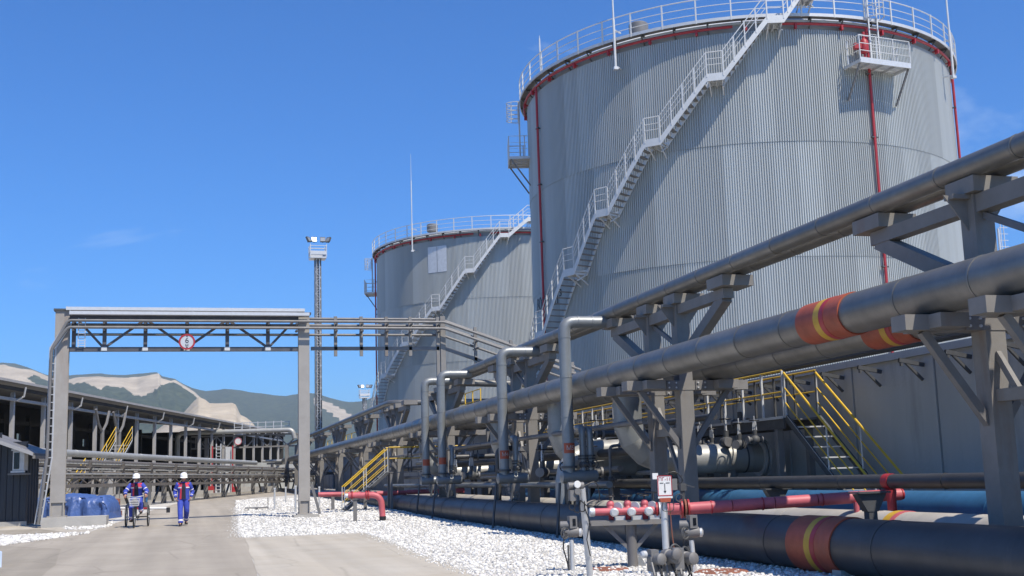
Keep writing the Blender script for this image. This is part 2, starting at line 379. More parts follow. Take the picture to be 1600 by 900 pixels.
stones('gravel_strip_stones', spots, 'white stone bank along the left edge of the road')

# ------------------------------------------------------------------ storage tanks
def pol(c, a, r, z): return V((c[0]+r*math.cos(a), c[1]+r*math.sin(a), z))
def arc(c, r, z, a0, a1, n): return [pol(c, a0+(a1-a0)*i/n, r, z) for i in range(n+1)]
def panel_mesh(R, h, da, ribs):
    """one trapezoid-corrugated sheet, bowed round the tank, foot proud of the head so the courses lap"""
    mb = M(); prof = []
    for k in range(ribs):
        for t, d in ((0, 0), (.30, 0), (.44, .06), (.84, .06)): prof.append(((k+t)/ribs, d))
    prof.append((1, 0)); vs = []
    for z, e in ((0, .022), (h, 0)):
        for t, d in prof: vs.append((math.cos((t-.5)*da)*(R+d+e), math.sin((t-.5)*da)*(R+d+e), z))
    n = len(prof); mb.add(vs, [(i, i+1, n+i+1, n+i) for i in range(n-1)])
    return mesh_of('cladding_panel', mb, 'cladding', 0)
def tank(label, c, R, z0, zt, lands, detail, ramp_az):
    """insulated vertical tank: corrugated jacket, domed roof, ring walk with rail, fire-water ring and risers, helical stair"""
    t = thing('storage_tank', label, 'storage tank', (c[0], c[1], z0), group='insulated oil storage tanks')
    D = R_
    mb = M().lathe([(R-.06, z0), (R-.06, zt+.02)], c+(0,), 96); part('shell', mb, 'shell', t)
    mb = M().lathe([(R+.05, zt-.0), (R+.05, zt+.1), (R-.3, zt+.3), (R*.6, zt+.95), (R*.25, zt+1.3), (.3, zt+1.4)], c+(0,), 96); part('roof', mb, 'galv_white', t)
    # corrugated jacket, four courses of sheets on the side one can see
    aim = math.atan2(-c[1], -c[0]); ribs = 10; da = 2*math.pi/64; h = (zt-.35-z0)/4
    pm = panel_mesh(R, h, da, ribs)
    for k in range(4):
        for i in range(-18, 19):
            if abs(i*da) > R_(102): continue
            inst('cladding_panel', pm, tr(c[0], c[1], z0+k*h, aim+i*da+(.02 if k % 2 else 0)), t)
    # ring walkway
    mb = M().lathe([(R+.02, zt+.16), (R+.40, zt+.16), (R+.40, zt+.2), (R+.02, zt+.2)], c+(0,), 128, closed=True); part('walkway_grating', mb, 'steel_grey', t)
    mb = M().lathe([(R+.40, zt+.12), (R+.44, zt+.12), (R+.44, zt+.26), (R+.40, zt+.26)], c+(0,), 128, closed=True); part('kick_plate', mb, 'galv', t)
    pb = M(); pb.beam((0, 0, 0), (0, 0, 1.15), .06, .06, V((1, 0, 0))); pm2 = mesh_of('rail_post', pb, 'galv_white', 0)
    bb = M(); bb.beam((-.40, 0, .12), (0, 0, .12), .06, .08); bb.beam((-.40, 0, -.3), (-.04, 0, .1), .05, .05); bm2 = mesh_of('walkway_bracket', bb, 'steel_dark', 0)
    N = 46
    for i in range(N):
        a = 2*math.pi*i/N + .03
        inst('rail_post', pm2, tr(*pol(c, a, R+.42, zt+.1), a), t)
        da_ = (a-aim+math.pi) % (2*math.pi)-math.pi
        if abs(da_) < 1.8: inst('walkway_bracket', bm2, tr(*pol(c, a+.04, R+.40, zt), a), t)
    for z, r, nm in ((1.22, .026, 'hand_rail'), (.86, .017, 'mid_rail'), (.52, .017, 'mid_rail')):
        part(nm, M().tube(arc(c, R+.42, zt+z, 0, 2*math.pi*119/120, 119), r, 6, closed=True), 'galv_white' if z < 1.2 else 'galv', t)
    # fire-water ring main and risers
    mb = M().tube(arc(c, R+.2, zt-.14, ramp_az+R_(3.5), ramp_az+R_(360-3.5), 150), .065, 8); part('fire_ring_pipe', mb, 'red', t)
    sb = M(); sb.box((-.08, 0, -.1), (.24, .05, .05)); sb.box((.0, 0, -.12), (.16, .09, .22)); sm = mesh_of('ring_bracket', sb, 'red', 0)
    for i in range(32):
        a = 2*math.pi*i/32
        if abs((a-aim+math.pi) % (2*math.pi)-math.pi) < 1.75: inst('ring_bracket', sm, tr(*pol(c, a, R+.2, zt-.14), a), t)
    kb = M(); kb.box((-.1, 0, 0), (.24, .06, .05)); kb.box((0, 0, 0), (.1, .34, .05)); km = mesh_of('pipe_clamp', kb, 'steel_dark', 0)
    for adeg in detail['risers']:
        a = R_(adeg); r = part('riser_pipe', M().tube([pol(c, a, R+.2, zt-.15), pol(c, a, R+.2, zt-.8), pol(c, a, R+.2, z0+.2)], .062, 8), 'red', t)
        z = zt-2.3
        while z > z0+1: inst('pipe_clamp', km, tr(*pol(c, a, R+.2, z), a), r); z -= 2.9
    # lightning rods
    for adeg, zb, ztop in detail['rods']:
        a = R_(adeg); p = pol(c, a, R+.56, zb)
        rod = part('lightning_rod', M().tube([p, p+Z*2.4, p+Z*2.41, p+Z*6, p+Z*6.01, p+Z*(ztop-zb)], [.06, .06, .042, .042, .022, .01], 8), 'galv_white', t)
        q = M(); q.beam(pol(c, a, R, zb+.15), p+Z*.15, .06, .06); q.box(p+Z*.05, (.2, .2, .12)); part('rod_bracket', q, 'galv', rod); part('rod_bracket', M().beam(pol(c, a, R, zb+1.9), p+Z*1.9, .06, .06), 'galv', rod)
    v = pol(c, R_(detail['vent']), R-1.3, zt+.35)
    vt = part('roof_vent', M().lathe([(.2, 0), (.2, .35), (.44, .4), (.46, .52), (.46, .98), (.38, 1.05), (.1, 1.1)], v, 20), 'steel_grey', t)
    # helical stair: flights between small landings
    line = stair_line(lands, 6)
    st = None
    for rr_, w in ((R+.96, .3), (R+.12, .24)):
        vs = []; fs = []
        for i, (a, z) in enumerate(line):
            vs += [pol(c, a, rr_, z-w*.62), pol(c, a, rr_+.03, z-w*.62), pol(c, a, rr_+.03, z+w*.5), pol(c, a, rr_, z+w*.5)]
        for i in range(len(line)-1):
            for k in range(4): fs.append((i*4+k, i*4+(k+1) % 4, i*4+4+(k+1) % 4, i*4+4+k))
        q = part('stringer' if st else 'helical_stair', M().add(vs, fs), 'galv_white', st or t, 30); st = st or q
    for a, z in lands:
        for da2 in (-1.4, 1.4): part('stair_bracket', M().beam(pol(c, R_(a+da2), R-.05, z-.1), pol(c, R_(a+da2), R+.95, z-.1), .06, .1).beam(pol(c, R_(a+da2), R, z-.6), pol(c, R_(a+da2), R+.8, z-.14), .05, .05), 'galv', st, 0)
    tb = M(); tb.box((.42, 0, 0), (.8, .2, .03)); tm = mesh_of('tread', tb, 'steel_grey', 0)
    sp = M(); sp.beam((0, 0, 0), (0, 0, 1.12), .05, .05, V((1, 0, 0))); spm = mesh_of('rail_post', sp, 'galv_white', 0)
    lb = M(); lb.box((.42, 0, 0), (.84, .72, .05)); lb.box((.15, 0, -.12), (.5, .07, .2)); lb.box((.3, .3, -.25), (.7, .06, .06), Matrix.Rotation(.5, 3, 'Y')); lm = mesh_of('landing', lb, 'galv', 0)
    rails = {.55: M(), .82: M(), 1.12: M()}
    for i, (a, z) in enumerate(lands):
        a0 = R_(a); inst('landing', lm, tr(*pol(c, a0, R+.12, z), a0), st)
        if i+1 < len(lands):
            b, z2 = lands[i+1]; s_ = 1.75; n = int((z2-z)/.235)
            for k in range(1, n):
                f = k/n; aa = R_(a+s_+(b-a-2*s_)*f); inst('tread', tm, tr(*pol(c, aa, R+.12, z+(z2-z)*f), aa), st)
    for z, mb in rails.items():
        mb.tube([pol(c, a, R+.98, zz+z) for a, zz in line], .026 if z > 1 else .016, 6); part('hand_rail' if z > 1 else 'mid_rail', mb, 'galv_white', st)
    tot = 0
    for i in range(len(lands)-1):
        a, z = lands[i]; b, z2 = lands[i+1]; s_ = 1.75
        for f, zz in ((-s_, z), (s_, z)): inst('rail_post', spm, tr(*pol(c, R_(a+f), R+.98, zz), R_(a+f)), st)
        for k in (1, 2, 3): 
            f = k/4; aa = R_(a+s_+(b-a-2*s_)*f); inst('rail_post', spm, tr(*pol(c, aa, R+.98, z+(z2-z)*f), aa), st)
    # platform with caged ladder on the far left flank
    side_platform(t, c, R, R_(detail['left']), zt-3.1, zt-.9, 1.9)
    return t
def stair_line(lands, n):
    out = []
    for i, (a, z) in enumerate(lands):
        out += [(R_(a-1.75), z), (R_(a+1.75), z)]
        if i+1 < len(lands):
            b, z2 = lands[i+1]
            for k in range(1, n): f = k/n; out.append((R_(a+1.75+(b-a-3.5)*f), z+(z2-z)*f))
    return out
def side_platform(t, c, R, a, z, ztop, w):
    """grated service platform on brackets with a guard rail and a hooped ladder up to the roof"""
    rd = V((math.cos(a), math.sin(a), 0)); tg = V((-rd.y, rd.x, 0)); o = V((c[0], c[1], 0)) + rd*R; d = 1.02
    P_ = lambda u, v, z_: o + tg*u + rd*v + Z*z_
    mb = M(); 
    for k in range(5): mb.beam(P_(-w/2, .1+k*d/4.4, z), P_(w/2, .1+k*d/4.4, z), .2, .03)
    pf = part('service_platform', mb, 'galv', t)
    fr = M()
    for u in (-w/2, w/2): fr.beam(P_(u, .02, z-.06), P_(u, d+.1, z-.06), .06, .14)
    fr.beam(P_(-w/2, d+.1, z-.02), P_(w/2, d+.1, z-.02), .05, .24)
    for u in (-w/4, 0, w/4): fr.beam(P_(u, .05, z-.06), P_(u, d+.06, z-.06), .05, .1)
    part('frame', fr, 'galv', pf)
    for u in (-w/2+.05, w/2-.05): part('brace', M().beam(P_(u, d, z-.12), P_(u, .05, z-1.55), .07, .07), 'steel_grey', pf)
    g = M()
    for zz, r in ((1.1, .024), (.75, .016), (.42, .016)): g.tube([P_(-w/2, .15, z+zz), P_(-w/2, d+.1, z+zz), P_(w/2, d+.1, z+zz), P_(w/2, .15, z+zz)], r, 6)
    part('guard_rail', g, 'galv_white', pf)
    for u, v in ((-w/2, .3), (-w/2, d+.1), (-w/6, d+.1), (w/6, d+.1), (w/2, d+.1), (w/2, .3)): part('rail_post', M().cyl(P_(u, v, z), P_(u, v, z+1.1), .028, 6), 'galv_white', pf)
    ld = part('cage_ladder', M().join(M().beam(P_(-.24, .5, z), P_(-.24, .5, ztop+1.), .06, .05)).beam(P_(.24, .5, z), P_(.24, .5, ztop+1.), .06, .05), 'galv_white', t)
    rb = M().cyl(tuple(V((0, 0, 0))-tg*.24), tuple(tg*.24), .014, 6); rm = mesh_of('rung', rb, 'galv_white')
    zz = z+.3
    while zz < ztop+.9: inst('rung', rm, Matrix.Translation(P_(0, .5, zz)), ld); zz += .3
    for i, zz in enumerate(np.linspace(z+2.2, ztop+.95, 5)):
        hp = [P_(-.24, .5, zz)] + [P_(-.36*math.cos(math.pi*k/10), .55+.62*math.sin(math.pi*k/10), zz) for k in range(11)] + [P_(.24, .5, zz)]
        part('cage_hoop', M().tube(hp, .022, 5), 'galv_white', ld)
    cb = M()
    for k in range(0, 11, 2):
        q = P_(-.36*math.cos(math.pi*k/10), .55+.62*math.sin(math.pi*k/10), 0); cb.cyl(q+Z*(z+2.2), q+Z*(ztop+.95), .018, 5)
    part('cage_strap', cb, 'galv_white', ld)
    return pf
C1 = (27.9, 55.4); C2 = (27.0, 101.0); TR = 10.87; ZT = 21.0
L1 = [(-184.2, 5.6), (-171.1, 8.15), (-158, 10.72), (-147.3, 13.1), (-134.0, 15.85), (-119.8, 18.4), (-106.6, 20.8), (-99.4, 21.85)]
t1 = tank('nearer grey corrugated oil tank with white zigzag stair, largest thing on the right', C1, TR, .25, ZT, L1,
          dict(risers=(-177, -83.4, -41.5), rods=((-143.2, 19.7, 30), (-51, 19.6, 30), (135, 20.9, 27.1)), vent=-142, left=166), R_(-112))
L2 = [(-176, 7.3), (-161.5, 10.1), (-146.3, 12.45), (-131, 15.0), (-116.6, 17.85), (-102.6, 20.6), (-91.5, 21.9)]
t2 = tank('farther grey oil tank with white zigzag stair, half hidden by the nearer tank', C2, TR, .7, ZT+.1, L2,
          dict(risers=(-186, -83), rods=((-143.4, 20.0, 28.3),), vent=-140, left=166), R_(-112))
# near tank: right-hand platform with caged ladder and a red foam chamber
pf = side_platform(t1, C1, TR, R_(-82.6), 18.95, ZT+1.4, 2.75)
fc = M(); q = pol(C1, R_(-85.5), TR+.5, 19.0); fc.lathe([(.06, 0), (.06, .5), (.17, .55), (.19, .7), (.19, 1.05), (.12, 1.15), (.07, 1.2), (.07, 1.5)], q, 14); fc.beam(q+Z*.85, q+Z*.85+V((-.45, .1, 0)), .24, .24)
part('foam_chamber', fc, 'red', t1)
# gauge of the tank written on the jacket, following its curve
def wrap_text(s, size, c, R, adeg, z):
    mb = text_mb(s, size, .004)
    mb.v = [tuple(pol(c, R_(adeg)+p[0]/R, R+.075+p[2], z+p[1])) for p in mb.v]; return mb
part('lettering', wrap_text('8000 М³', 1.0, C1, TR, -176.6, 9.9), 'black_paint', t1, 0)
# two repair sheets, paler than the rest, high on the far tank
for k, a in enumerate((-137, -132.3)):
    mb = M(); n = 8; vs = []
    for i in range(n+1):
        aa = R_(a + 4.5*i/n); vs += [pol(C2, aa, TR+.085, 18.1), pol(C2, aa, TR+.085, 20.25)]
    mb.add(vs, [(2*i, 2*i+2, 2*i+3, 2*i+1) for i in range(n)]); part('repair_panel', mb, 'galv', t2, label='paler flat repair panel')
# ------------------------------------------------------------------ containment wall behind the racks
bw = thing('containment_wall', 'grey concrete containment wall in the shade behind the pipe racks', 'concrete wall', (14.2, 30, .1))
wp = M(); wp.bx(0, .3, .012, 2.988, 0, 3.6); wp.bx(-.03, 0, .012, .3, 0, 3.6); wpm = mesh_of('wall_panel', wp, 'wall_concrete', 0)
for k in range(40): inst('wall_panel', wpm, tr(14.2, 8.2+3*k, .05), bw)
part('coping', M().bx(14.12, 14.62, 8, 128.3, 3.655, 3.8), 'wall_concrete', bw, 0)
hk = M(); hk.beam((0, 0, 0), (-.55, 0, .1), .06, .08); hk.beam((-.5, 0, .12), (-.5, 0, -.02), .05, .05); hk.beam((-.04, 0, -.3), (-.4, 0, .05), .05, .05); hkm = mesh_of('cable_bracket', hk, 'steel_dark', 0)
for k in range(26): inst('cable_bracket', hkm, tr(14.15, 10+1.5*k, 3.45), bw)

cw = thing('cross_wall', 'grey concrete wall closing the tank yard far behind the trestles', 'concrete wall', (8, 128, .9))
wp = M(); wp.bx(.012, 2.988, 0, .3, 0, 3.0); wpm2 = mesh_of('wall_panel', wp, 'wall_concrete', 0)
for k in range(4): inst('wall_panel', wpm2, tr(2.6+3*k, 128.5, .8), cw)

# ------------------------------------------------------------------ pipe trestles, every 11.6 m along the rack
XC = 10.2; YT = [12.5+11.6*k for k in range(9)]
def box_mesh(name, x0, x1, y0, y1, z0, z1, material):
    return mesh_of(name, M().bx(x0, x1, y0, y1, z0, z1), material, 0)
g0 = gz(24)
BOLT = mesh_of('bolt', M().cyl((0, 0, 0), (0, -.025, 0), .02, 6), 'galv', 0)
def trestle(y, label):
    t = thing('pipe_trestle', label, 'pipe rack', (XC, y, gz(y)), group='steel trestles carrying the pipe rack')
    b = gz(y)-.02
    for s in (-.8, .8):
        mb = M(); mb.bx(XC-.15, XC+.15, y+s-.15, y+s+.15, b, 5.03); part('column', mb, 'steel_beige', t, 0)
        mb = M(); mb.bx(XC-.26, XC+.26, y+s-.26, y+s+.26, b-.2, b+.12); part('footing', mb, 'concrete', t, 0)
        mb = M(); mb.beam((8.86, y+s, 3.30), (11.62, y+s, 3.30), .32, .2); mb.bx(9.2, 9.62, y+s-.42, y+s+.42, 3.215, 3.395); mb.bx(10.82, 11.28, y+s-.42, y+s+.42, 3.215, 3.395)
        part('crossbeam', mb, 'steel_beige', t, 0)
        for sx in (-1, 1):
            part('brace', M().beam((XC+sx*1.0, y+s, 3.2), (XC+sx*.12, y+s, 2.0), .11, .11), 'steel_grey', t, 0)
        # bracket arm reaching out along the run, with its strut
        d = 1 if s > 0 else -1
        part('arm', M().beam((XC, y+s+d*.15, 4.92), (XC, y+s+d*2.4, 4.92), .22, .2), 'steel_beige', t, 0)
        part('strut', M().beam((XC, y+s+d*2.28, 4.86), (XC, y+s+d*.12, 3.85), .2, .22), 'steel_beige', t, 0)
        mb = M(); mb.bx(XC-.24, XC+.42, y+s+d*2.3-.36, y+s+d*2.3+.36, 5.03, 5.24); part('saddle', mb, 'steel_beige', t, 0)
        mb = M(); mb.bx(XC-.24, XC+.46, y+s-.3, y+s+.3, 5.035, 5.245); part('saddle', mb, 'steel_beige', t, 0)
        mb = M()
        for sx in (-1, 1): mb.prism([(XC+sx*.15, y+s-.01, 5.0), (XC+sx*.5, y+s-.01, 5.03), (XC+sx*.15, y+s-.01, 4.55)], (0, .02, 0))
        mb.beam((XC-.42, y+s, 5.0), (XC+.55, y+s, 5.0), .2, .06); part('gusset', mb, 'steel_beige', t, 0)
    if y < 45:
        for s in (-.8, .8):
            for xx in (XC-.33, XC+.33):
                pl = part('connection_plate', M().bx(xx-.13, xx+.13, y+s-.185, y+s-.165, 3.2, 3.4), 'steel_grey', t, 0)
                for bx_ in (-.08, .08):
                    for bz in (3.25, 3.35): inst('bolt', BOLT, Matrix.Translation((xx+bx_, y+s-.185, bz)), pl)
    part('top_beam', M().beam((XC, y-.65, 4.9), (XC, y+.65, 4.9), .24, .24), 'steel_beige', t, 0)
    part('brace', M().beam((XC, y-.66, 4.15), (XC, y+.66, 4.75), .07, .09), 'steel_grey', t, 0)
    part('brace', M().beam((XC, y-.66, 1.0), (XC, y+.66, 2.9), .07, .09), 'steel_grey', t, 0)
    part('tie_beam', M().beam((XC, y-.65, 2.35), (XC, y+.65, 2.35), .16, .16), 'steel_beige', t, 0)
    return t
names = ['nearest beige steel trestle under the pipes at the right edge of the photo', 'second trestle from the right, just right of the white hydrant plate',
         'third trestle from the right, behind the second nearest drop pipe', 'fourth trestle from the right, between the two farthest drop pipes and the red elbow pipe',
         'fifth trestle from the right, above the yellow stile stair', 'sixth trestle from the right, just right of the portal frame',
         'seventh trestle from the right, beside the right column of the portal frame', 'eighth trestle from the right, seen left of the right portal column', 'farthest trestle of the row, last before the road bend']
for y, n in zip(YT, names): trestle(y, n)

# ------------------------------------------------------------------ long pipes in jacket sections
def section_mesh(name, r, Lh, material, n=20):
    return mesh_of(name, M().lathe([(r, 0), (r+.003, .0), (r+.003, Lh-.05), (r+.010, Lh-.05), (r+.010, Lh-.012), (r, Lh-.01), (r, Lh)], (0, 0, 0), n, (0, 1, 0)), material)
SECS = {}
def pipeline(name, label, x, zf, r, y0, y1, material, Ls=1.6, near=64, cat='pipe', group=None, n=20):
    t = thing(name, label, cat, (x, y0, zf(y0)-r), group=group)
    key = (r, Ls, material, n)
    if key not in SECS: SECS[key] = section_mesh('jacket_section', r, Ls, material, n)
    y = y0
    while y < min(near, y1)-.01:
        inst('jacket_section', SECS[key], Matrix.Translation((x, y, zf(y))), t); y += Ls
    if y1 > near:
        pts = [(x, yy, zf(yy)) for yy in np.linspace(y, y1, 6)]
        part('far_run', M().tube(pts, r, 14), material, t)
    return t
Zc = lambda z: (lambda y: z)
P1 = pipeline('main_pipe', 'front big grey insulated pipe on the trestle crossbeams, with a full orange band', 9.4, Zc(3.70), .295, -7, 128, 'jacket_metal', group='big pipes on the lower crossbeams', n=28)
P2 = pipeline('main_pipe', 'big grey insulated pipe hidden behind the front one, its orange band showing underneath', 10.95, Zc(3.69), .29, -7, 120, 'jacket_metal', group='big pipes on the lower crossbeams', n=24)
P3 = pipeline('upper_pipe', 'grey pipe running highest along the trestle tops, front one of the pair', 10.05, Zc(5.40), .152, -7, 46, 'jacket_metal', group='pipes on the trestle tops')
P4 = pipeline('upper_pipe', 'grey pipe running along the trestle tops, behind the front one of the pair', 10.45, Zc(5.40), .152, -7, 44.5, 'jacket_metal', group='pipes on the trestle tops')
zb = lambda y: .39+max(0, y-20)*.0035
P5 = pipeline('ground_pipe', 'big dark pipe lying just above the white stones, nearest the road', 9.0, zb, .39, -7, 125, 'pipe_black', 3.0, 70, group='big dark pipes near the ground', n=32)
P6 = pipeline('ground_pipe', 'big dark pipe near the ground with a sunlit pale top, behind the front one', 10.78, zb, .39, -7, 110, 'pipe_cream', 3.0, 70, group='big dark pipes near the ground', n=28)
P7 = pipeline('water_pipe', 'blue pipe running behind the dark ground pipes', 12.2, lambda y: .70, .35, -5, 42, 'blue_pipe', 3.0, 70, n=24)
P8 = pipeline('thin_pipe', 'thin dark grey pipe at knee height in front of the containment wall', 11.25, Zc(1.235), .115, -5, 60, 'pipe_black', 3.0, 70, n=14)
P9 = pipeline('thin_pipe', 'thin dark pipe high in front of the containment wall, under the big pipes', 12.6, Zc(3.95), .1, 6, 70, 'pipe_grey', 3.0, 70, n=12)
tp = thing('cable_tray', 'dark cable tray running along the top of the containment wall', 'cable tray', (13.4, 6, 3.8))
part('tray', M().join(M().bx(13.2, 13.6, 6, 60, 3.74, 3.77)).bx(13.2, 13.215, 6, 60, 3.77, 3.9).bx(13.585, 13.6, 6, 60, 3.77, 3.9), 'steel_dark', tp, 0)
lug = mesh_of('lug', M().box((0, 0, .05), (.05, .08, .12)), 'galv', 0)
for k in range(26): inst('lug', lug, tr(13.19, 8.4+1.45*k, 3.88), tp)
# orange marking bands with a yellow and a red stripe
def band(t, x, z, r, y, mname='orange'):
    part('marking_band', M().lathe([(r+.012, -.62), (r+.014, -.62), (r+.014, .62), (r+.012, .62)], (x, y, z), 32, (0, 1, 0)), mname, t)
    part('yellow_stripe', M().lathe([(r+.016, -.085), (r+.018, -.085), (r+.018, .075), (r+.016, .075)], (x, y, z), 32, (0, 1, 0)), 'yellow_band', t)
    part('red_stripe', M().lathe([(r+.016, -.21), (r+.018, -.21), (r+.018, -.088), (r+.016, -.088)], (x, y, z), 32, (0, 1, 0)), 'red', t)
band(P1, 9.4, 3.70, .305, 15.75); band(P2, 10.95, 3.69, .30, 16.45); band(P5, 9.0, zb(15.6), .40, 15.6)
part('yellow_stripe', M().lathe([(.404, -.09), (.408, -.09), (.408, .09), (.404, .09)], (10.78, 16.5, zb(16.5)), 28, (0, 1, 0)), 'yellow_band', P6)
part('red_stripe', M().lathe([(.404, -.2), (.408, -.2), (.408, -.095), (.404, -.095)], (10.78, 16.5, zb(16.5)), 28, (0, 1, 0)), 'red_faded', P6)
part('red_ring', M().lathe([(.122, -.09), (.13, -.09), (.13, .09), (.122, .09)], (11.25, 17.5, 1.235), 16, (0, 1, 0)), 'red', P8)
part('red_ring', M().lathe([(.125, -.07), (.13, -.07), (.13, .07), (.125, .07)], (11.25, 27.6, 1.235), 16, (0, 1, 0)), 'orange', P8)
for pp, x, r in ((P5, 9.0, .39), (P6, 10.78, .39)):
    s_ = M().bx(x-.3, x+.3, -.12, .12, -.55, -.30); sm_ = mesh_of('pipe_saddle', s_, 'concrete', 0)
    for k in range(11): inst('pipe_saddle', sm_, tr(0, 3+6*k, zb(3+6*k)), pp)
# stanchions carrying the thin pipes
stm = M(); stm.bx(-.07, .07, -.07, .07, 0, .9); stm.prism([(-.09, -.08, .82), (.09, -.08, .82), (.24, -.08, 1.08), (-.24, -.08, 1.08)], (0, .16, 0)); stm.bx(-.28, .28, -.14, .14, 1.085, 1.11)
stm = mesh_of('pipe_stanchion', stm, 'steel_dark', 0)
for k, (x, y, n) in enumerate(((9.86, 15.9, 'dark stanchion with flared head between the two ground pipes, in front of the red pipe'), (11.25, 9.5, 'dark stanchion under the thin grey pipe, right of the nearest trestle'),
                               (11.25, 21.5, 'dark stanchion under the thin grey pipe, left of the nearest trestle'), (11.25, 33.0, 'dark stanchion under the thin grey pipe, behind the big elbows'))):
    o = bpy.data.objects.new('pipe_stanchion', stm); COL.objects.link(o); o.location = (x, y, .01); tag(o, n, 'pipe support', 'stanchions under the thin pipes')

# ------------------------------------------------------------------ drop pipes: down from the trestle tops in front of the rack
PL = 'pipe_grey'
def drop_pipe(y, ztop, label, twin=1, txt=None, lower=True, x=8.9):
    g = gz(y); zb_ = 1.46; t = thing('drop_pipe', label, 'pipe', (x, y, g), group='drop pipes in front of the rack')
    body = part('elbow_pipe', M().tube(fillet([(x+1.15, y, ztop), (x, y, ztop), (x, y, zb_)], .26, 5), .148, 18), PL, t)
    ends = (x+1.15, x+.62)
    for xx in (x+.35, x+.72): part('seam', M().lathe([(.15, -.02), (.156, -.02), (.156, .02), (.15, .02)], (xx, y, ztop), 18, (1, 0, 0)), PL, t)
    for zz in (ztop-.38, ztop-1.35, ztop-2.3): part('seam', M().lathe([(.15, -.02), (.156, -.02), (.156, .02), (.15, .02)], (x, y, zz), 18), PL, t)
    part('header', M().lathe([(.06, -.24), (.15, -.2), (.155, -.1), (.155, .62), (.14, .68)], (x, y-.02, zb_), 18, (1, 0, 0)), PL, t)
    for k in range(twin):
        xx = x+.36+.19*k; top = 2.62 - .04*k
        part('riser', M().tube(fillet([(xx, y, zb_), (xx, y, top), (xx+.05, y+.5, top+.02)], .16, 5), .085, 12), PL, t)
        part('flange', M().cyl((xx, y, 1.86), (xx, y, 1.9), .125, 12), 'steel_dark', t)
        part('flange', M().cyl((xx, y, 1.93), (xx, y, 1.97), .125, 12), 'steel_dark', t)
        vb = M().ball((xx, y, 1.74), .115, 10, 6); vb.cyl((xx, y-.28, 1.74), (xx, y, 1.74), .03, 6); vb.ring((xx, y-.28, 1.74), .09, .014, (0, 1, 0), 14, 5); part('valve', vb, 'steel_dark', t)
    part('flange', M().cyl((x, y, 1.66), (x, y, 1.72), .2, 14), 'steel_dark', t)
    lb = M()
    n = 8
    for i in range(n):
        a = math.pi*1.5-1.1+2.2*i/n; b = math.pi*1.5-1.1+2.2*(i+1)/n
        k0 = [V((x+.153*math.cos(q), y+.153*math.sin(q), zz)) for q in (a, b) for zz in (2.02, 2.26)]; lb.add(k0, [(0, 2, 3, 1)])
    lab = part('orange_label', lb, 'orange', t)
    if txt:
        tm = text_mb(txt, .15, .002); tm.v = [tuple(V((x+.157*math.sin(p[0]/.157), y-.157*math.cos(p[0]/.157), 2.14+p[1]))) for p in tm.v]; part('label_text', tm, 'white_paint', lab, 0)
    # trap and drain under the header, on two thin legs
    dv = M(); dv.box((x+.26, y-.02, 1.2), (.3, .24, .22)); dv.cyl((x+.14, y-.05, 1.02), (x+.14, y-.05, 1.34), .05, 8); dv.cyl((x+.38, y-.05, .98), (x+.38, y-.05, 1.34), .05, 8)
    dv.tube(fillet([(x+.14, y-.1, 1.0), (x+.14, y-.1, .86), (x+.4, y-.1, .86), (x+.4, y-.1, 1.05)], .06, 3), .025, 6); dv.ring((x+.05, y-.14, 1.16), .07, .013, (0, 1, 0), 12, 5); part('drain_trap', dv, 'steel_grey', t)
    for xx in (x-.48, x+.02): part('leg', M().beam((xx, y-.35, g), (xx+.2, y-.1, 1.32), .05, .05), 'steel_dark', t)
    return t
drop_pipe(27.35, 5.2, 'nearest tall grey drop pipe with orange label and two short risers beside it', 2, 'М5')
drop_pipe(33.4, 5.13, 'second nearest grey drop pipe, with one short riser beside it', 1, 'М4')
drop_pipe(42.0, 5.25, 'third grey drop pipe, right one of the far pair', 1)
drop_pipe(45.0, 5.25, 'farthest grey drop pipe, left one of the far pair', 0)

# far part of the rack: the top pipe turns off toward the far tank
t = thing('branch_pipe', 'grey pipe along the far trestle tops that turns off toward the far tank', 'pipe', (10.05, 120, 5.2))
part('elbow_pipe', M().tube(fillet([(10.05, 132, 5.42), (10.05, 60, 5.42), (14.6, 59.0, 5.36), (17.5, 59, 5.36)], .7, 6), .15, 14), 'jacket_metal', t)
t = thing('branch_pipe', 'short grey pipe crossing from the trestle top toward the nearer tank', 'pipe', (10.4, 45, 5.2))
part('elbow_pipe', M().tube(fillet([(10.45, 44.5, 5.40), (10.45, 47.5, 5.40), (17.2, 48.5, 5.3)], .5, 6), .15, 14), 'jacket_metal', t)
part('end_valve', M().lathe([(.16, 0), (.16, .1), (.1, .12), (.1, .4), (.16, .42), (.16, .5)], (10.05, 46, 5.40), 14, (0, 1, 0)), 'steel_dark', t)

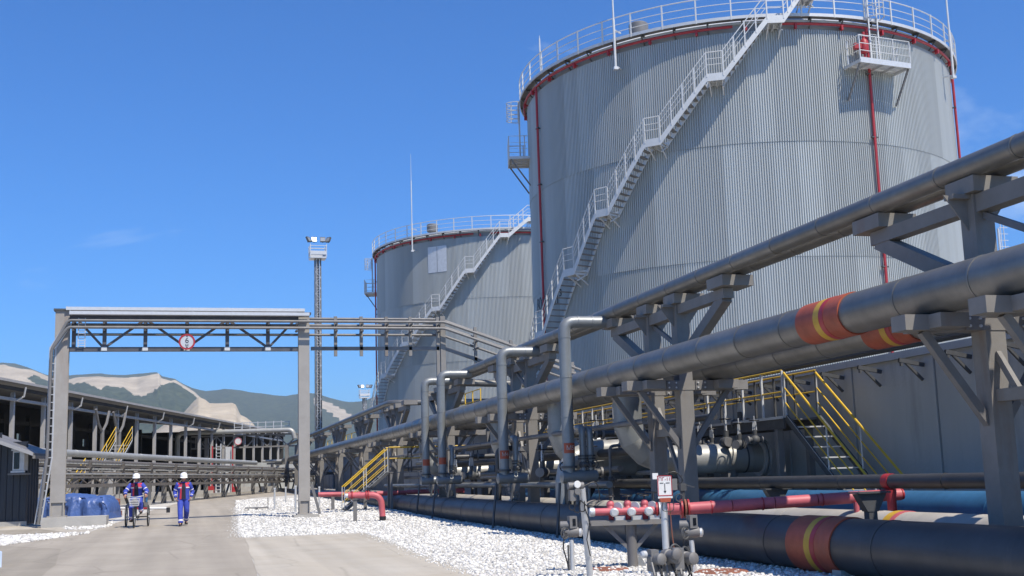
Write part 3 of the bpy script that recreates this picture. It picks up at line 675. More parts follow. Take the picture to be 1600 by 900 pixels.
# ------------------------------------------------------------------ big suction lines dropping from the rack and running to the wall
def mitre(t, pts, r, mats, n=22):
    """mitred bend: each lobster-back segment its own object, neighbours sharing the cut plane"""
    mb = M().tube(pts, r, n, caps=False)
    for i in range(len(pts)-1): part('mitred_section', M().add(mb.v[i*n:(i+2)*n], [(j, (j+1) % n, n+(j+1) % n, n+j) for j in range(n)]), mats[i], t, 30)
def suction(y, x0, label, xe=13.35, r=.34, flanged=True):
    t = thing('suction_line', label, 'pipe', (x0, y, gz(y)), group='thick suction pipes dropping from the rack')
    pts = [(x0, y, 3.55), (x0, y, 2.62), (x0+.13, y, 2.28), (x0+.42, y, 1.98), (x0+.84, y, 1.80), (x0+1.15, y, 1.78)]
    mitre(t, pts, r, ['pipe_grey', 'pipe_grey', 'pipe_pale', 'pipe_pale', 'pipe_pale'])
    x = pts[-1][0]
    k = 0
    while x < xe-.1:
        x2 = min(x+.95, xe); part('jacket_section', M().lathe([(r*.98, 0), (r+.002+.006*(k % 2), 0), (r+.002+.006*(k % 2), x2-x-.01), (r*.98, x2-x)], (x, y, 1.78), 24, (1, 0, 0)), 'pipe_pale', t); x = x2; k += 1
    if flanged:
        part('flange', M().cyl((xe, y, 1.78), (xe+.06, y, 1.78), r+.1, 20), 'galv', t); part('flange', M().cyl((xe+.1, y, 1.78), (xe+.16, y, 1.78), r+.1, 20), 'galv', t)
        part('strap', M().cyl((xe-.42, y, 1.78), (xe-.38, y, 1.78), r+.015, 20), 'steel_dark', t)
    for xx in (x0+1.5, xe-.8): part('support', M().bx(xx-.1, xx+.1, y-.2, y+.2, gz(y), 1.5), 'steel_grey', t, 0)
    return t
suction(26.3, 10.05, 'nearest thick pale suction pipe with a mitred elbow, right of the hydrant plate')
suction(31.4, 10.0, 'second thick suction pipe, its mitred elbow behind the nearest drop pipe')
suction(38.0, 10.0, 'third thick suction pipe, behind the second nearest drop pipe', r=.31)
suction(50.5, 10.0, 'farthest thick suction pipe, under the yellow stile stair', r=.31)
t = thing('ground_elbow', 'thick grey mitred pipe bending down into the ground behind the nearest drop pipe', 'pipe', (9.75, 30.3, .1))
pts = [(13.4, 30.8, 2.15), (11.2, 30.6, 2.15), (10.5, 30.5, 2.12), (10.05, 30.4, 1.95), (9.82, 30.35, 1.65), (9.74, 30.3, 1.3), (9.72, 30.3, .3)]
mitre(t, pts, .27, ['pipe_pale']*6)
hw = M().ring((9.62, 29.95, 1.72), .13, .016, (0, 1, 0), 18, 6)
for k in range(4): hw.cyl((9.62, 29.95, 1.72), (9.62+.13*math.cos(k*1.57+.4), 29.95, 1.72+.13*math.sin(k*1.57+.4)), .012, 6)
hw.cyl((9.62, 29.95, 1.72), (9.66, 30.2, 1.72), .022, 6); part('handwheel', hw, 'black_paint', t)

# ------------------------------------------------------------------ valves under the service walkway
def gate_valve(x, y, z, label, s=1., rz=0):
    t = thing('gate_valve', label, 'valve', (x, y, z), rz, 'valves around the service walkway')
    T = tr(x, y, z, rz)
    b = M(); b.ball((0, 0, 0), .15*s, 12, 8); b.cyl((0, 0, 0), (0, 0, .3*s), .07*s, 10); b.cyl((-.24*s, 0, 0), (.24*s, 0, 0), .085*s, 10); part('body', b.xf(T), 'steel_dark', t)
    for xx in (-.26, .2): part('flange', M().cyl((xx*s, 0, 0), ((xx+.05)*s, 0, 0), .12*s, 14).xf(T), 'steel_grey', t)
    b = M(); b.beam((-.06*s, 0, .28*s), (-.04*s, 0, .55*s), .03*s, .03*s); b.beam((.06*s, 0, .28*s), (.04*s, 0, .55*s), .03*s, .03*s); b.cyl((0, 0, .3*s), (0, 0, .72*s), .018*s, 6); part('yoke', b.xf(T), 'galv', t)
    w = M().ring((0, 0, .58*s), .15*s, .015*s, Z, 18, 6)
    for k in range(3): w.cyl((.15*s*math.cos(k*2.09), .15*s*math.sin(k*2.09), .58*s), (0, 0, .58*s), .01*s, 5)
    part('handwheel', w.xf(T), 'black_paint', t)
    return t
pos = [(12.45, 24.6, 'rightmost'), (12.45, 25.4, 'second from the right'), (12.45, 26.1, 'third from the right'), (12.45, 26.9, 'fourth from the right'), (12.5, 27.7, 'fifth from the right'), (12.5, 28.6, 'sixth from the right'), (12.5, 29.6, 'seventh from the right')]
for i, (x, y, n) in enumerate(pos):
    gate_valve(x, y, 2.08 if i % 2 else 2.16, 'small dark handwheel valve on the pale pipe below the walkway, '+n, .75 + .1*(i % 3), i*.7)
for i, (x, y, z, n) in enumerate(((11.2, 29.4, 2.2, 'dark valve standing on the pipe right of the nearest drop pipe, front one'), (11.5, 30.6, 2.25, 'dark valve standing on the pipe right of the nearest drop pipe, rear one'),
                               (13.0, 26.4, 2.62, 'small pale instrument valve on the walkway edge'), (12.3, 36.4, 2.1, 'dark valve far back behind the second drop pipe'))): gate_valve(x, y, z, n, .9, i)

# small-bore lines threaded along the rack, low between the columns
for x, z, r, y0, y1, mm, lab in ((10.62, 1.62, .07, 28.5, 64, 'steel_grey', 'small dark pipe at waist height just behind the trestle columns'), (11.7, 2.35, .09, 28.5, 60, 'pipe_grey', 'small grey pipe just under the crossbeams, behind the columns'),
                             (9.75, 2.62, .06, 24.5, 66, 'steel_grey', 'small dark pipe slung under the front big pipe'), (12.15, 1.5, .06, 28.5, 58, 'galv', 'small pale pipe low in front of the walkway legs'), (9.78, 1.25, .08, 27, 60, 'pipe_grey', 'small grey pipe low in front of the trestle columns')):
    pipeline('small_pipe', lab, x, Zc(z), r, y0, y1, mm, 3.0, 70, group='small pipes threaded through the rack', n=10)
rl = {29.0: 'slim grey riser pipe with a small valve, just right of the nearest drop pipe', 32.2: 'slim grey riser pipe with a small valve, just left of the nearest drop pipe',
      36.4: 'slim grey riser pipe with a small valve, just left of the second nearest drop pipe', 40.3: 'slim grey riser pipe with a small valve, just right of the third drop pipe'}
for k, y in enumerate(rl):
    t = thing('vent_riser', rl[y], 'pipe', (10.6, y, .1), group='slim risers among the rack pipes')
    x = 10.55+.5*(k % 3); part('riser', M().tube(fillet([(x, y, .15), (x, y, 2.2+.25*(k % 4)), (x+.5, y+.1, 2.25+.25*(k % 4))], .12, 4), .04, 8), 'galv' if k % 3 else 'steel_grey', t)
    v = M().ball((x, y, 1.35), .09, 10, 6); v.cyl((x, y-.2, 1.35), (x, y, 1.35), .02, 6); v.ring((x, y-.2, 1.35), .08, .012, (0, 1, 0), 14, 5); part('valve', v, 'steel_dark', t)
    part('flange', M().cyl((x, y, 1.15), (x, y, 1.19), .09, 12), 'steel_grey', t)

for x, z, r, y0, y1, mm, lab in ((11.9, 2.75, .08, 25.5, 60, 'pipe_black', 'small black pipe highest under the crossbeams, in front of the walkway'), (12.35, 2.2, .07, 28.6, 60, 'pipe_black', 'small black pipe beside the row of dark walkway valves'),
                             (10.75, 2.05, .1, 27.6, 60, 'pipe_black', 'black pipe behind the trestle columns, level with the drop pipe headers')):
    pipeline('small_pipe', lab, x, Zc(z), r, y0, y1, mm, 3.0, 70, group='small pipes threaded through the rack', n=10)
for x, y, z, sc_, lab in ((9.75, 28.2, 1.55, 1.1, 'dark handwheel valve low behind the nearest drop pipe, right side'), (9.75, 32.4, 1.6, 1.1, 'dark handwheel valve low between the two nearest drop pipes'),
                      (9.7, 34.6, 1.6, 1.1, 'dark handwheel valve low, just left of the second nearest drop pipe'), (9.7, 40.9, 1.6, 1.1, 'dark handwheel valve low, just right of the third drop pipe'),
                      (9.7, 43.5, 1.6, 1.1, 'dark handwheel valve low between the two farthest drop pipes'), (11.9, 33.8, 2.4, 1.2, 'dark handwheel valve high under the big pipes behind the second drop pipe')):
    gate_valve(x, y, z, lab, sc_, y)
for x, y, z, lab in ((9.6, 29.7, 2.55, 'short black cross pipe under the big pipe, right of the nearest drop pipe'), (9.6, 36.8, 2.4, 'short black cross pipe under the big pipe, left of the second drop pipe'), (9.6, 43.7, 2.3, 'short black cross pipe between the two farthest drop pipes')):
    t = thing('cross_pipe', lab, 'pipe', (x, y, z), group='short black cross pipes under the rack')
    part('elbow_pipe', M().tube(fillet([(x, y, .2), (x, y, z), (x+3.4, y+.1, z)], .25, 5), .09, 12), 'pipe_black', t)
    for u in (.8, 1.0): part('flange', M().cyl((x+u, y+.03, z), (x+u+.05, y+.03, z), .15, 14), 'steel_grey', t)

# ------------------------------------------------------------------ service walkway with yellow rails, and its stair
def stair(t, top, bot, w, nstep, side, parts_rail=True, rail_c='yellow', post_c='galv_white', tread_c='galv'):
    """straight steel stair as parts of t; side = horizontal unit vector across the stair"""
    top = V(top); bot = V(bot); s = V(side)*w/2; run = (bot-top); rh = V((run.x, run.y, 0)).normalized()
    for k in (-1, 1):
        part('stringer', M().beam(top+s*k, bot+s*k, .04, .15), 'steel_dark', t, 0)
        part('edge_strip', M().beam(top+s*k+Z*.083, bot+s*k+Z*.083, .045, .012), tread_c, t, 0)
        for h, r in ((1.0, .026), (.66, .016), (.33, .016)): part('hand_rail' if h > .8 else 'mid_rail', M().cyl(top+s*k+Z*h, bot+s*k+Z*h, r, 7), rail_c, t)
        for f in (0, .5, 1): part('rail_post', M().cyl(top+run*f+s*k, top+run*f+s*k+Z*1.0, .02, 6), post_c, t)
    ang = math.atan2(rh.y, rh.x)
    tm = mesh_of('tread', M().box((0, 0, 0), (.24, w-.06, .03)), tread_c, 0)
    for i in range(1, nstep):
        p = top+run*(i/nstep); inst('tread', tm, tr(p.x, p.y, p.z, ang), t)
def railing(t, pts, h=1.05, rail_c='yellow', post_c='galv_white', gap=1.2, rails=(1., .55), kick=False):
    pts = [V(p) for p in pts]
    for f in rails: part('hand_rail' if f > .9 else 'mid_rail', M().tube([p+Z*h*f for p in pts], .024 if f > .9 else .018, 7), rail_c, t)
    for a, b in zip(pts, pts[1:]):
        n = max(1, round((b-a).length/gap))
        for i in range(n+1): 
            p = a+(b-a)*(i/n); part('rail_post', M().beam(p, p+Z*h, .045, .045), post_c, t, 0)
        if kick: part('kick_plate', M().beam(a+Z*.06, b+Z*.06, .01, .14), 'galv', t, 0)
t = thing('service_walkway', 'steel service walkway with yellow rails in front of the containment wall', 'walkway', (13.3, 34, .1))
dm = mesh_of('deck_panel', M().bx(-.42, .42, .01, .99, -.03, 0), 'steel_grey', 0)
for k in range(22): inst('deck_panel', dm, tr(13.32, 24+k, 2.6), t)
for x in (12.9, 13.74): part('edge_beam', M().bx(x-.03, x+.03, 24, 46, 2.38, 2.62), 'steel_dark', t, 0)
part('edge_angle', M().bx(12.845, 12.868, 24, 46, 2.60, 2.66), 'galv_white', t, 0); railing(t, [(12.9, 24, 2.62), (12.9, 46, 2.62)], gap=1.0); railing(t, [(13.74, 24, 2.62), (13.74, 46, 2.62)], post_c='steel_dark', gap=1.0)
for y in (24.4, 29.8, 36, 42):
    for x in (12.95, 13.7): part('leg', M().bx(x-.07, x+.07, y-.07, y+.07, .0, 2.4), 'steel_grey', t, 0)
t = thing('steel_stair', 'steel stair with bright yellow handrails descending in front of the shaded wall', 'stair', (13.3, 22, 0), group='steel stairs with yellow handrails')
stair(t, (13.32, 23.95, 2.62), (13.32, 20.6, .1), .8, 11, (1, 0, 0))
t = thing('steel_stair', 'steel stair with yellow handrails climbing from the stones to the stile platform', 'stair', (7.4, 51, .3), group='steel stairs with yellow handrails')
stair(t, (8.35, 51, 1.85), (6.5, 51, .3), .8, 8, (0, 1, 0))
t = thing('stile_platform', 'raised platform with thin yellow rails, crossing over the ground pipes behind the red elbow pipe', 'platform', (10, 51, .3))
pm_ = mesh_of('deck_panel', M().bx(.01, .79, -.42, .42, -.03, 0), 'steel_grey', 0)
for k in range(5): inst('deck_panel', pm_, tr(8.4+.8*k, 51, 1.86), t)
railing(t, [(8.4, 50.6, 1.86), (12.3, 50.6, 1.86)], post_c='steel_dark', gap=1.); railing(t, [(8.4, 51.4, 1.86), (12.3, 51.4, 1.86)], post_c='steel_dark', gap=1.)
for x in (8.5, 12.2):
    for y in (50.65, 51.35): part('leg', M().bx(x-.05, x+.05, y-.05, y+.05, .2, 1.84), 'steel_grey', t, 0)
t = thing('yellow_railing', 'yellow guard railing on a platform glimpsed between the second and third drop pipes', 'railing', (12.4, 36.5, 2.6), group='yellow railings behind the rack')
railing(t, [(11.9, 36.2, 1.9), (13.0, 37.0, 1.9)], gap=.5); part('hand_rail', M().cyl((11.6, 36.2, 2.95), (12.1, 36.9, 1.9), .03, 7), 'yellow', t); part('deck', M().bx(11.8, 13.1, 36.1, 37.1, 1.84, 1.89), 'steel_grey', t, 0)
for x in (12., 12.9): part('leg', M().bx(x-.05, x+.05, 36.5, 36.6, .1, 1.84), 'steel_grey', t, 0)
t = thing('yellow_railing', 'yellow guard railing high beyond the big pipe, left of the second nearest drop pipe', 'railing', (13, 53, 4), group='yellow railings behind the rack')
railing(t, [(12.6, 58.5, 4.35), (12.6, 51.0, 4.35)], post_c='yellow', gap=1.5); part('deck', M().bx(12.5, 13.6, 51, 58.5, 4.28, 4.33), 'steel_grey', t, 0)
for y in (51.5, 58): part('leg', M().bx(12.95, 13.1, y-.07, y+.07, .3, 4.28), 'steel_grey', t, 0)
t = thing('yellow_railing', 'yellow guard railing far off above the big pipe, right of the portal frame', 'railing', (11.5, 88, 3.6), group='yellow railings behind the rack')
railing(t, [(11.6, 101, 3.75), (11.6, 80, 3.75)], h=1.2, post_c='yellow', gap=3.2); part('deck', M().bx(11.5, 12.6, 80, 101, 3.68, 3.74), 'steel_grey', t, 0)
for y in (82, 90, 99): part('leg', M().bx(12, 12.15, y-.07, y+.07, .5, 3.68), 'steel_grey', t, 0)

# ------------------------------------------------------------------ red hydrant manifold on its stand
g = 0.
t = thing('hydrant_manifold', 'red fire-water manifold with four hose valves on a steel stand among white stones', 'hydrant', (7.05, 18.5, g))
e = (V((7.85, 18.27, 0))-V((6.46, 18.65, 0))).normalized(); nrm = V((-e.y, e.x, 0)); a0 = V((6.5, 18.64, .90))
P_ = lambda u, v, z: a0 + e*u + nrm*v + Z*(z-.90)
part('stand_top', M().beam(P_(-.12, 0, .735), P_(1.08, 0, .735), .34, .035), 'steel_beige', t, 0)
part('stand_rail', M().beam(P_(-.1, -.16, .71), P_(1.06, -.16, .71), .03, .07), 'steel_beige', t, 0)
part('stand_leg', M().cyl(P_(.56, 0, 0), P_(.56, 0, .72), .085, 14), 'steel_grey', t)
for u in (.1, 1.0): part('brace', M().beam(P_(u, 0, .70), P_(.56+(.06 if u > .5 else -.06), 0, .3), .06, .06), 'steel_grey', t, 0)
gp = M()
for k in range(3): gp.prism([P_(.64, -.02, 0), P_(.78, -.02, 0), P_(.66, -.02, .24)], nrm*.03)
part('gusset', gp, 'galv', t, 0)
part('manifold_pipe', M().tube([P_(-.02, -.02, .89), P_(1.0, -.02, .89)], .062, 14), 'red_faded', t)
part('manifold_pipe', M().tube([P_(1.0, -.02, .89), P_(1.08, 0, .9), P_(1.42, 0, .9)], [.065, .095, .095], 14), 'red_faded', t)
part('end_cap', M().lathe([(.05, -.1), (.075, -.08), (.075, -.02), (.06, 0)], P_(-.02, -.02, .89), 12, e), 'galv', t)
for k in range(3):
    u = .24+.28*k
    vb = M().cyl(P_(u, .0, .89), P_(u, .08, 1.02), .05, 10); vb.ball(P_(u, .06, 1.0), .07, 10, 6); part('hose_valve', vb, 'red_faded', t)
    cpv = M().lathe([(.03, 0), (.072, .01), (.072, .09), (.05, .11)], P_(u+.04, -.12, .88), 12, -nrm); cpv.cyl(P_(u+.04, -.02, .89), P_(u+.04, -.13, .88), .045, 10); part('hose_coupling', cpv, 'galv', t)
    part('flange', M().lathe([(.09, -.02), (.09, .02)], P_(u+.12, 0, .95), 14, nrm+e*.8), 'galv', t)
    hv = M().cyl(P_(u, .06, 1.02), P_(u, .06, 1.16), .014, 6); hv.beam(P_(u-.12, .02, 1.17), P_(u+.08, .1, 1.14), .03, .02); hv.ring(P_(u, .06, 1.13), .07, .01, Z, 14, 5); part('valve_handle', hv, 'black_paint', t)
    part('pad', M().beam(P_(u+.06, -.02, .78), P_(u+.22, -.02, .78), .12, .07), 'galv', t, 0)
    part('pipe_foot', M().cyl(P_(u, -.02, .755), P_(u, -.02, .87), .045, 8), 'red', t)
for u in (.99, 1.04): part('flange', M().cyl(P_(u-.02, 0, .895), P_(u+.01, 0, .895), .125, 16), 'galv' if u > 1 else 'red', t)
hv = M().cyl(P_(.95, .0, .93), P_(.95, .05, 1.17), .016, 6); hv.beam(P_(.8, .0, 1.19), P_(1.05, .1, 1.17), .03, .02); part('valve_handle', hv, 'black_paint', t)
for u in (1.38, 1.44, 1.49): part('flange', M().cyl(P_(u, 0, .9), P_(u+.03, 0, .9), .155, 18), 'rust' if u == 1.44 else 'red', t)
vt = M().cyl(P_(1.43, 0, .95), P_(1.43, 0, 1.2), .035, 8); vt.box(P_(1.43, 0, 1.25), (.1, .1, .12)); vt.cyl(P_(1.43, 0, 1.3), P_(1.43, 0, 1.45), .012, 6); vt.beam(P_(1.43, 0, 1.3), P_(1.62, -.05, 1.24), .02, .02); vt.ring(P_(1.36, -.08, 1.08), .06, .01, nrm, 12, 5); part('valve', vt, 'steel_dark', t)
A_ = P_(1.52, 0, .9); B_ = V((11.45, 17.5, 1.02))
t = thing('fire_water_pipe', 'faded red fire-water pipe slanting from the manifold over the dark ground pipes', 'pipe', (9.6, 17.9, 0))
n = 5
for i in range(n): part('pipe_section', M().tube([A_+(B_-A_)*(i/n), A_+(B_-A_)*((i+1)/n-.004)], .097, 16), 'red_faded', t)
part('riser', M().cyl((11.1, 17.25, .05), (11.1, 17.25, 1.1), .075, 12), 'red', t)
part('end_cap', M().lathe([(.09, 0), (.085, .03), (.04, .05)], B_, 14, B_-A_), 'red', t)
part('support_post', M().cyl((10.66, 17.6, .0), (10.66, 17.6, .92), .045, 10), 'red_faded', t, 0)
for u in (.1, .34, .62): part('flange', M().cyl(A_+(B_-A_)*u, A_+(B_-A_)*(u+.005), .108, 16), 'red', t)

# ------------------------------------------------------------------ hydrant plate on a post
t = thing('sign_post', 'white hydrant plate with red border on a pale post, orange lamp box below', 'sign', (6.93, 16.78, 0))
S_ = lambda u, v, z: V((6.93, 16.76, 0)) + V((.985, -.17, 0))*u + V((-.17, -.985, 0))*v + Z*z      # u right, v toward the road
part('post', M().cyl((6.93, 16.79, -.1), (6.93, 16.79, 1.14), .052, 16), 'galv', t)
pl = part('plate', M().prism([S_(-.11, .06, 1.115), S_(.11, .06, 1.115), S_(.11, .06, 1.45), S_(-.11, .06, 1.45)], S_(0, .075, 0)-S_(0, .06, 0)), 'white_paint', t, 0)
bd = M()
for (x0, x1, z0, z1) in ((-.11, .11, 1.44, 1.452), (-.11, .11, 1.15, 1.162), (-.11, -.098, 1.15, 1.452), (.098, .11, 1.15, 1.452)):
    bd.prism([S_(x0, .076, z0), S_(x1, .076, z0), S_(x1, .076, z1), S_(x0, .076, z1)], S_(0, .079, 0)-S_(0, .076, 0))
part('border', bd, 'red', pl, 0)
tm = text_mb('ПГ-11', .072, .001); tm.join(M())
tm.v = [tuple(S_(p[0], .078+p[2], 1.395+p[1])) for p in tm.v]; part('lettering', tm, 'red', pl, 0)
gl = M()
for (x0, x1, z0, z1) in ((-.075, -.02, 1.335, 1.345), (.015, .075, 1.335, 1.345), (-.006, .004, 1.22, 1.335)):
    gl.prism([S_(x0, .077, z0), S_(x1, .077, z0), S_(x1, .077, z1), S_(x0, .077, z1)], S_(0, .0785, 0)-S_(0, .077, 0))
gl.prism([S_(-.022, .077, 1.225), S_(.020, .077, 1.225), S_(0, .077, 1.185)], S_(0, .0785, 0)-S_(0, .077, 0)); part('arrow', gl, 'black_paint', pl, 0)
part('lamp_box', M().prism([S_(-.075, .0, 1.06), S_(.075, .0, 1.06), S_(.085, .0, 1.12), S_(-.085, .0, 1.12)], S_(0, .08, 0)-S_(0, 0, 0)), 'orange', t, 0)
part('small_plate', M().prism([S_(-.17, .02, 1.4), S_(-.085, .02, 1.4), S_(-.085, .02, 1.49), S_(-.17, .02, 1.49)], S_(0, .03, 0)-S_(0, .02, 0)), 'white_paint', t, 0)
part('junction_box', M().prism([S_(.12, -.05, 1.23), S_(.205, -.05, 1.23), S_(.205, -.05, 1.4), S_(.12, -.05, 1.4)], S_(0, .06, 0)-S_(0, 0, 0)), 'steel_grey', t, 0)
part('cable', M().tube(fillet([S_(.2, -.02, 1.3), S_(.32, -.02, 1.36), S_(.2, -.02, 1.52), S_(.04, -.02, 1.47)], .12, 5), .007, 5), 'black_paint', t)
part('cable', M().tube(fillet([S_(-.04, .07, 1.06), S_(-.07, .08, .93), S_(.12, .08, .92), S_(.13, .0, 1.25)], .06, 4), .006, 5), 'black_paint', t)
part('cable', M().tube([S_(.06, .06, 1.05), S_(.075, .06, .6), S_(.11, .06, .2), S_(.14, .3, .02)], .009, 5), 'rust', t)

# ------------------------------------------------------------------ white post with control head
t = thing('control_post', 'tall pale post with a small control head and looped cable, left of the manifold', 'post', (5.9, 17.3, 0))
part('post', M().tube([(5.90, 17.3, -.1), (5.72, 17.0, 1.3)], .05, 16), 'galv', t)
hd_ = M().box((5.62, 17.02, 1.3), (.12, .1, .2)); hd_.cyl((5.5, 17.0, 1.34), (5.74, 17.0, 1.34), .055, 12); hd_.box((5.55, 16.98, 1.2), (.08, .1, .16)); hd_.cyl((5.62, 16.9, 1.26), (5.62, 17.05, 1.26), .05, 10); part('control_head', hd_, 'steel_grey', t)
part('gauge', M().lathe([(.05, 0), (.055, .02), (.05, .03)], (5.62, 16.93, 1.36), 14, (0, -1, 0)), 'white_paint', t)
part('cable', M().tube(fillet([(5.72, 16.98, 1.32), (5.95, 16.98, 1.42), (6.0, 17.0, 1.1), (5.82, 16.98, 1.0), (5.68, 16.96, 1.12)], .14, 6), .009, 5), 'black_paint', t)
part('cable', M().tube([(5.74, 16.95, 1.0), (5.84, 17.05, .8), (5.77, 17.02, .55), (5.86, 17.15, .3)], .008, 5), 'black_paint', t)
for k, q in enumerate(((5.52, 1.16), (5.6, 1.12), (5.68, 1.13))): part('cable', M().tube(fillet([(q[0], 16.97, q[1]), (q[0]-.03, 16.97, q[1]-.16), (q[0]+.06, 16.97, q[1]-.18), (q[0]+.07, 17, q[1])], .05, 3), .009, 5), 'black_paint', t)
# ------------------------------------------------------------------ electric valve actuators
def actuator(x, y, zt, label, leanx=0.):
    t = thing('valve_actuator', label, 'actuator', (x, y, 0), group='electric valve actuators among the stones')
    part('stem', M().cyl((x+leanx, y, -.1), (x, y, zt-.12), .038, 12), 'galv', t); part('conduit', M().cyl((x-.06+leanx, y, -.05), (x-.06, y, zt-.2), .016, 6), 'steel_dark', t)
    b = M().lathe([(.07, -.13), (.085, -.1), (.085, .09), (.07, .12)], (x, y, zt), 16, (1, -.25, 0)); part('gear_body', b, 'steel_grey', t)
    part('motor_cap', M().lathe([(.05, 0), (.066, .02), (.066, .05), (.03, .07)], (x+.11, y-.03, zt-.01), 16, (1, -.45, 0)), 'galv', t)
    b = M().bx(x-.045, x+.075, y-.09, y+.06, zt+.06, zt+.25); part('terminal_box', b, 'steel_grey', t, 0)
    part('display', M().bx(x-.0, x+.05, y-.098, y-.092, zt+.1, zt+.21), 'lens_dark', t, 0)
    part('motor', M().cyl((x-.16, y+.05, zt+.11), (x-.03, y, zt+.11), .065, 14), 'steel_grey', t)
    w = M().ring((x-.13, y-.08, zt-.01), .085, .012, (.5, -1, 0), 18, 6); w.cyl((x-.13, y-.08, zt-.01), (x-.05, y, zt), .014, 6)
    for k in range(3): w.cyl((x-.13, y-.08, zt-.01), V((x-.13, y-.08, zt-.01))+V((math.cos(k*2.1)*.075, math.cos(k*2.1)*.037, math.sin(k*2.1)*.08)), .008, 5)
    part('handwheel', w, 'steel_dark', t)
    part('cable', M().tube([(x-.12, y, zt-.06), (x-.15, y-.02, zt-.25), (x-.09+leanx, y, zt-.45), (x-.06+leanx, y, 0)], .012, 6), 'black_paint', t)
    return t
actuator(5.98, 18.4, .6, 'small grey actuator on a thin stem, left of the tall pale post')
actuator(7.35, 16.8, .6, 'small grey actuator on a thin stem, right of the hydrant plate', .02)
t = thing('actuator_cluster', 'large grey actuator with many cables in the foreground below the hydrant plate', 'actuator', (5.85, 14.05, 0))
K = V((5.85, 14.05, 0))
for u, z, r, L2_ in ((-.2, .43, .085, .2), (-.02, .45, .10, .22), (.2, .42, .09, .24)):
    part('motor', M().lathe([(r*.6, -.02), (r, 0), (r, L2_*.4), (r*.85, L2_*.45), (r*.85, L2_), (r*.5, L2_+.02)], K+V((u, .1, z)), 16, (.25, -1, .05)), 'steel_grey', t)
part('gear_body', M().box(K+V((0, .12, .38)), (.46, .2, .2)).box(K+V((-.2, .08, .47)), (.1, .16, .16)).box(K+V((.09, .02, .43)), (.12, .2, .26)).box(K+V((.22, .16, .34)), (.2, .2, .14)), 'steel_grey', t, 0)
part('knob', M().lathe([(.02, 0), (.045, .02), (.045, .07), (.02, .09)], K+V((-.3, .04, .5)), 12, (-1, -.4, 0)), 'galv', t)
part('knob', M().lathe([(.03, 0), (.07, .02), (.07, .06), (.03, .08)], K+V((.0, -.14, .5)), 14, (.2, -1, 0)), 'steel_grey', t)
for k in range(9):
    u = -.26+.062*k; part('cable', M().tube([K+V((u, -.02, .4)), K+V((u+.03*math.sin(k*2), -.1, .25)), K+V((u+.05*math.cos(k*3), -.06, .1)), K+V((u*.8, .02, -.05))], .011 if k % 3 else .016, 6), 'black_paint' if k % 3 else 'steel_grey', t)
for k in range(3): part('leg', M().cyl(K+V((-.18+.18*k, .14, -.05)), K+V((-.18+.18*k, .12, .34)), .04, 10), 'galv', t)
part('cable', M().tube(fillet([K+V((.02, .1, .52)), K+V((.1, .1, .62)), K+V((.26, .15, .5)), K+V((.3, .2, .42))], .08, 4), .014, 6), 'steel_dark', t)
part('cable', M().tube(fillet([K+V((.2, .2, .45)), K+V((.33, .3, .58)), K+V((.44, .3, .4)), K+V((.42, .3, .3))], .08, 4), .013, 6), 'steel_dark', t)
# rust-brown manhole lids
for x, y, r, n in ((6.5, 18.2, .34, 'rust-brown manhole lid in the stones between the tall pale post and the manifold stand'), (7.75, 16.7, .42, 'rust-brown manhole lid in the stones at the bottom edge, right of the actuators')):
    solo('manhole_lid', M().lathe([(r, 0), (r, .05), (r-.03, .07), (r-.08, .072), (r-.1, .062), (.08, .064), (.06, .075), (.02, .075)], (x, y, -.045), 32), 'rust', n, 'manhole cover', 'rusty manhole lids')

# ------------------------------------------------------------------ red elbow pipe in the stones, and thin posts
t = thing('red_elbow_pipe', 'faded red pipe bending down into the white stones on a small grey post', 'pipe', (6.0, 41.3, .1))
a_ = V((5.46, 41.45, 1.03)); b_ = V((6.55, 41.2, 1.03))
part('elbow_pipe', M().tube(fillet([a_, b_, V((6.6, 41.2, .16))], .34, 6), .105, 16), 'red_faded', t)
part('dark_foot', M().cyl((6.6, 41.2, .1), (6.6, 41.2, .3), .115, 14), 'black_paint', t)
part('end_cap', M().lathe([(.06, -.12), (.08, -.1), (.08, 0), (.07, .02)], a_, 12, b_-a_), 'galv', t)
for u in (.12, .55, .62): part('flange', M().lathe([(.15, -.02), (.15, .02)], a_+(b_-a_)*u, 16, b_-a_), 'red', t)
hv = M()
for u in (.08, .6): hv.cyl(a_+(b_-a_)*u, a_+(b_-a_)*u+Z*.24, .02, 6); hv.beam(a_+(b_-a_)*u+Z*.24+V((-.12, 0, 0)), a_+(b_-a_)*u+Z*.2+V((.1, 0, 0)), .03, .02)
part('valve_handle', hv, 'black_paint', t)
part('support_post', M().bx(5.62, 5.74, 41.36, 41.46, .0, .92).bx(5.5, 5.86, 41.32, 41.52, .9, .93), 'steel_grey', t, 0)
t = thing('red_water_line', 'long faded red pipe low behind the yellow stile stair', 'pipe', (9, 51, .8))
for i, (a, b) in enumerate((((5.6, 52.4, 1.0), (8.0, 52.2, .96)), ((8.0, 52.2, .96), (9.4, 52.0, .96)), ((9.45, 52.0, .98), (11.5, 50.0, 1.0)))): part('pipe_section', M().cyl(a, b, .1, 12), 'red_faded', t)
for x in (6.2, 7.6, 9.2): part('support', M().bx(x-.06, x+.06, 52.1, 52.3, .2, .88), 'steel_grey', t, 0)
for x, y, h, lab in ((4.0, 56, .95, 'thin grey marker post left of the right portal column, leftmost of three'), (5.3, 66, .85, 'thin grey marker post left of the right portal column, middle one of three'), (4.55, 51.5, 1.1, 'thin pale marker post just left of the right portal column'), (6.3, 58.5, .9, 'thin pale marker post just right of the right portal column')):
    b = M().cyl((x, y, gz(y)-.1), (x, y, gz(y)+h), .045, 8); b.box((x, y, gz(y)+h), (.09, .09, .06)); solo('marker_post', b, 'galv', lab, 'post', 'thin marker posts among the white stones')
t = thing('vent_grate', 'low rusty grate with a short stick standing in the white stones', 'grate', (3.2, 56.5, gz(56.5)))
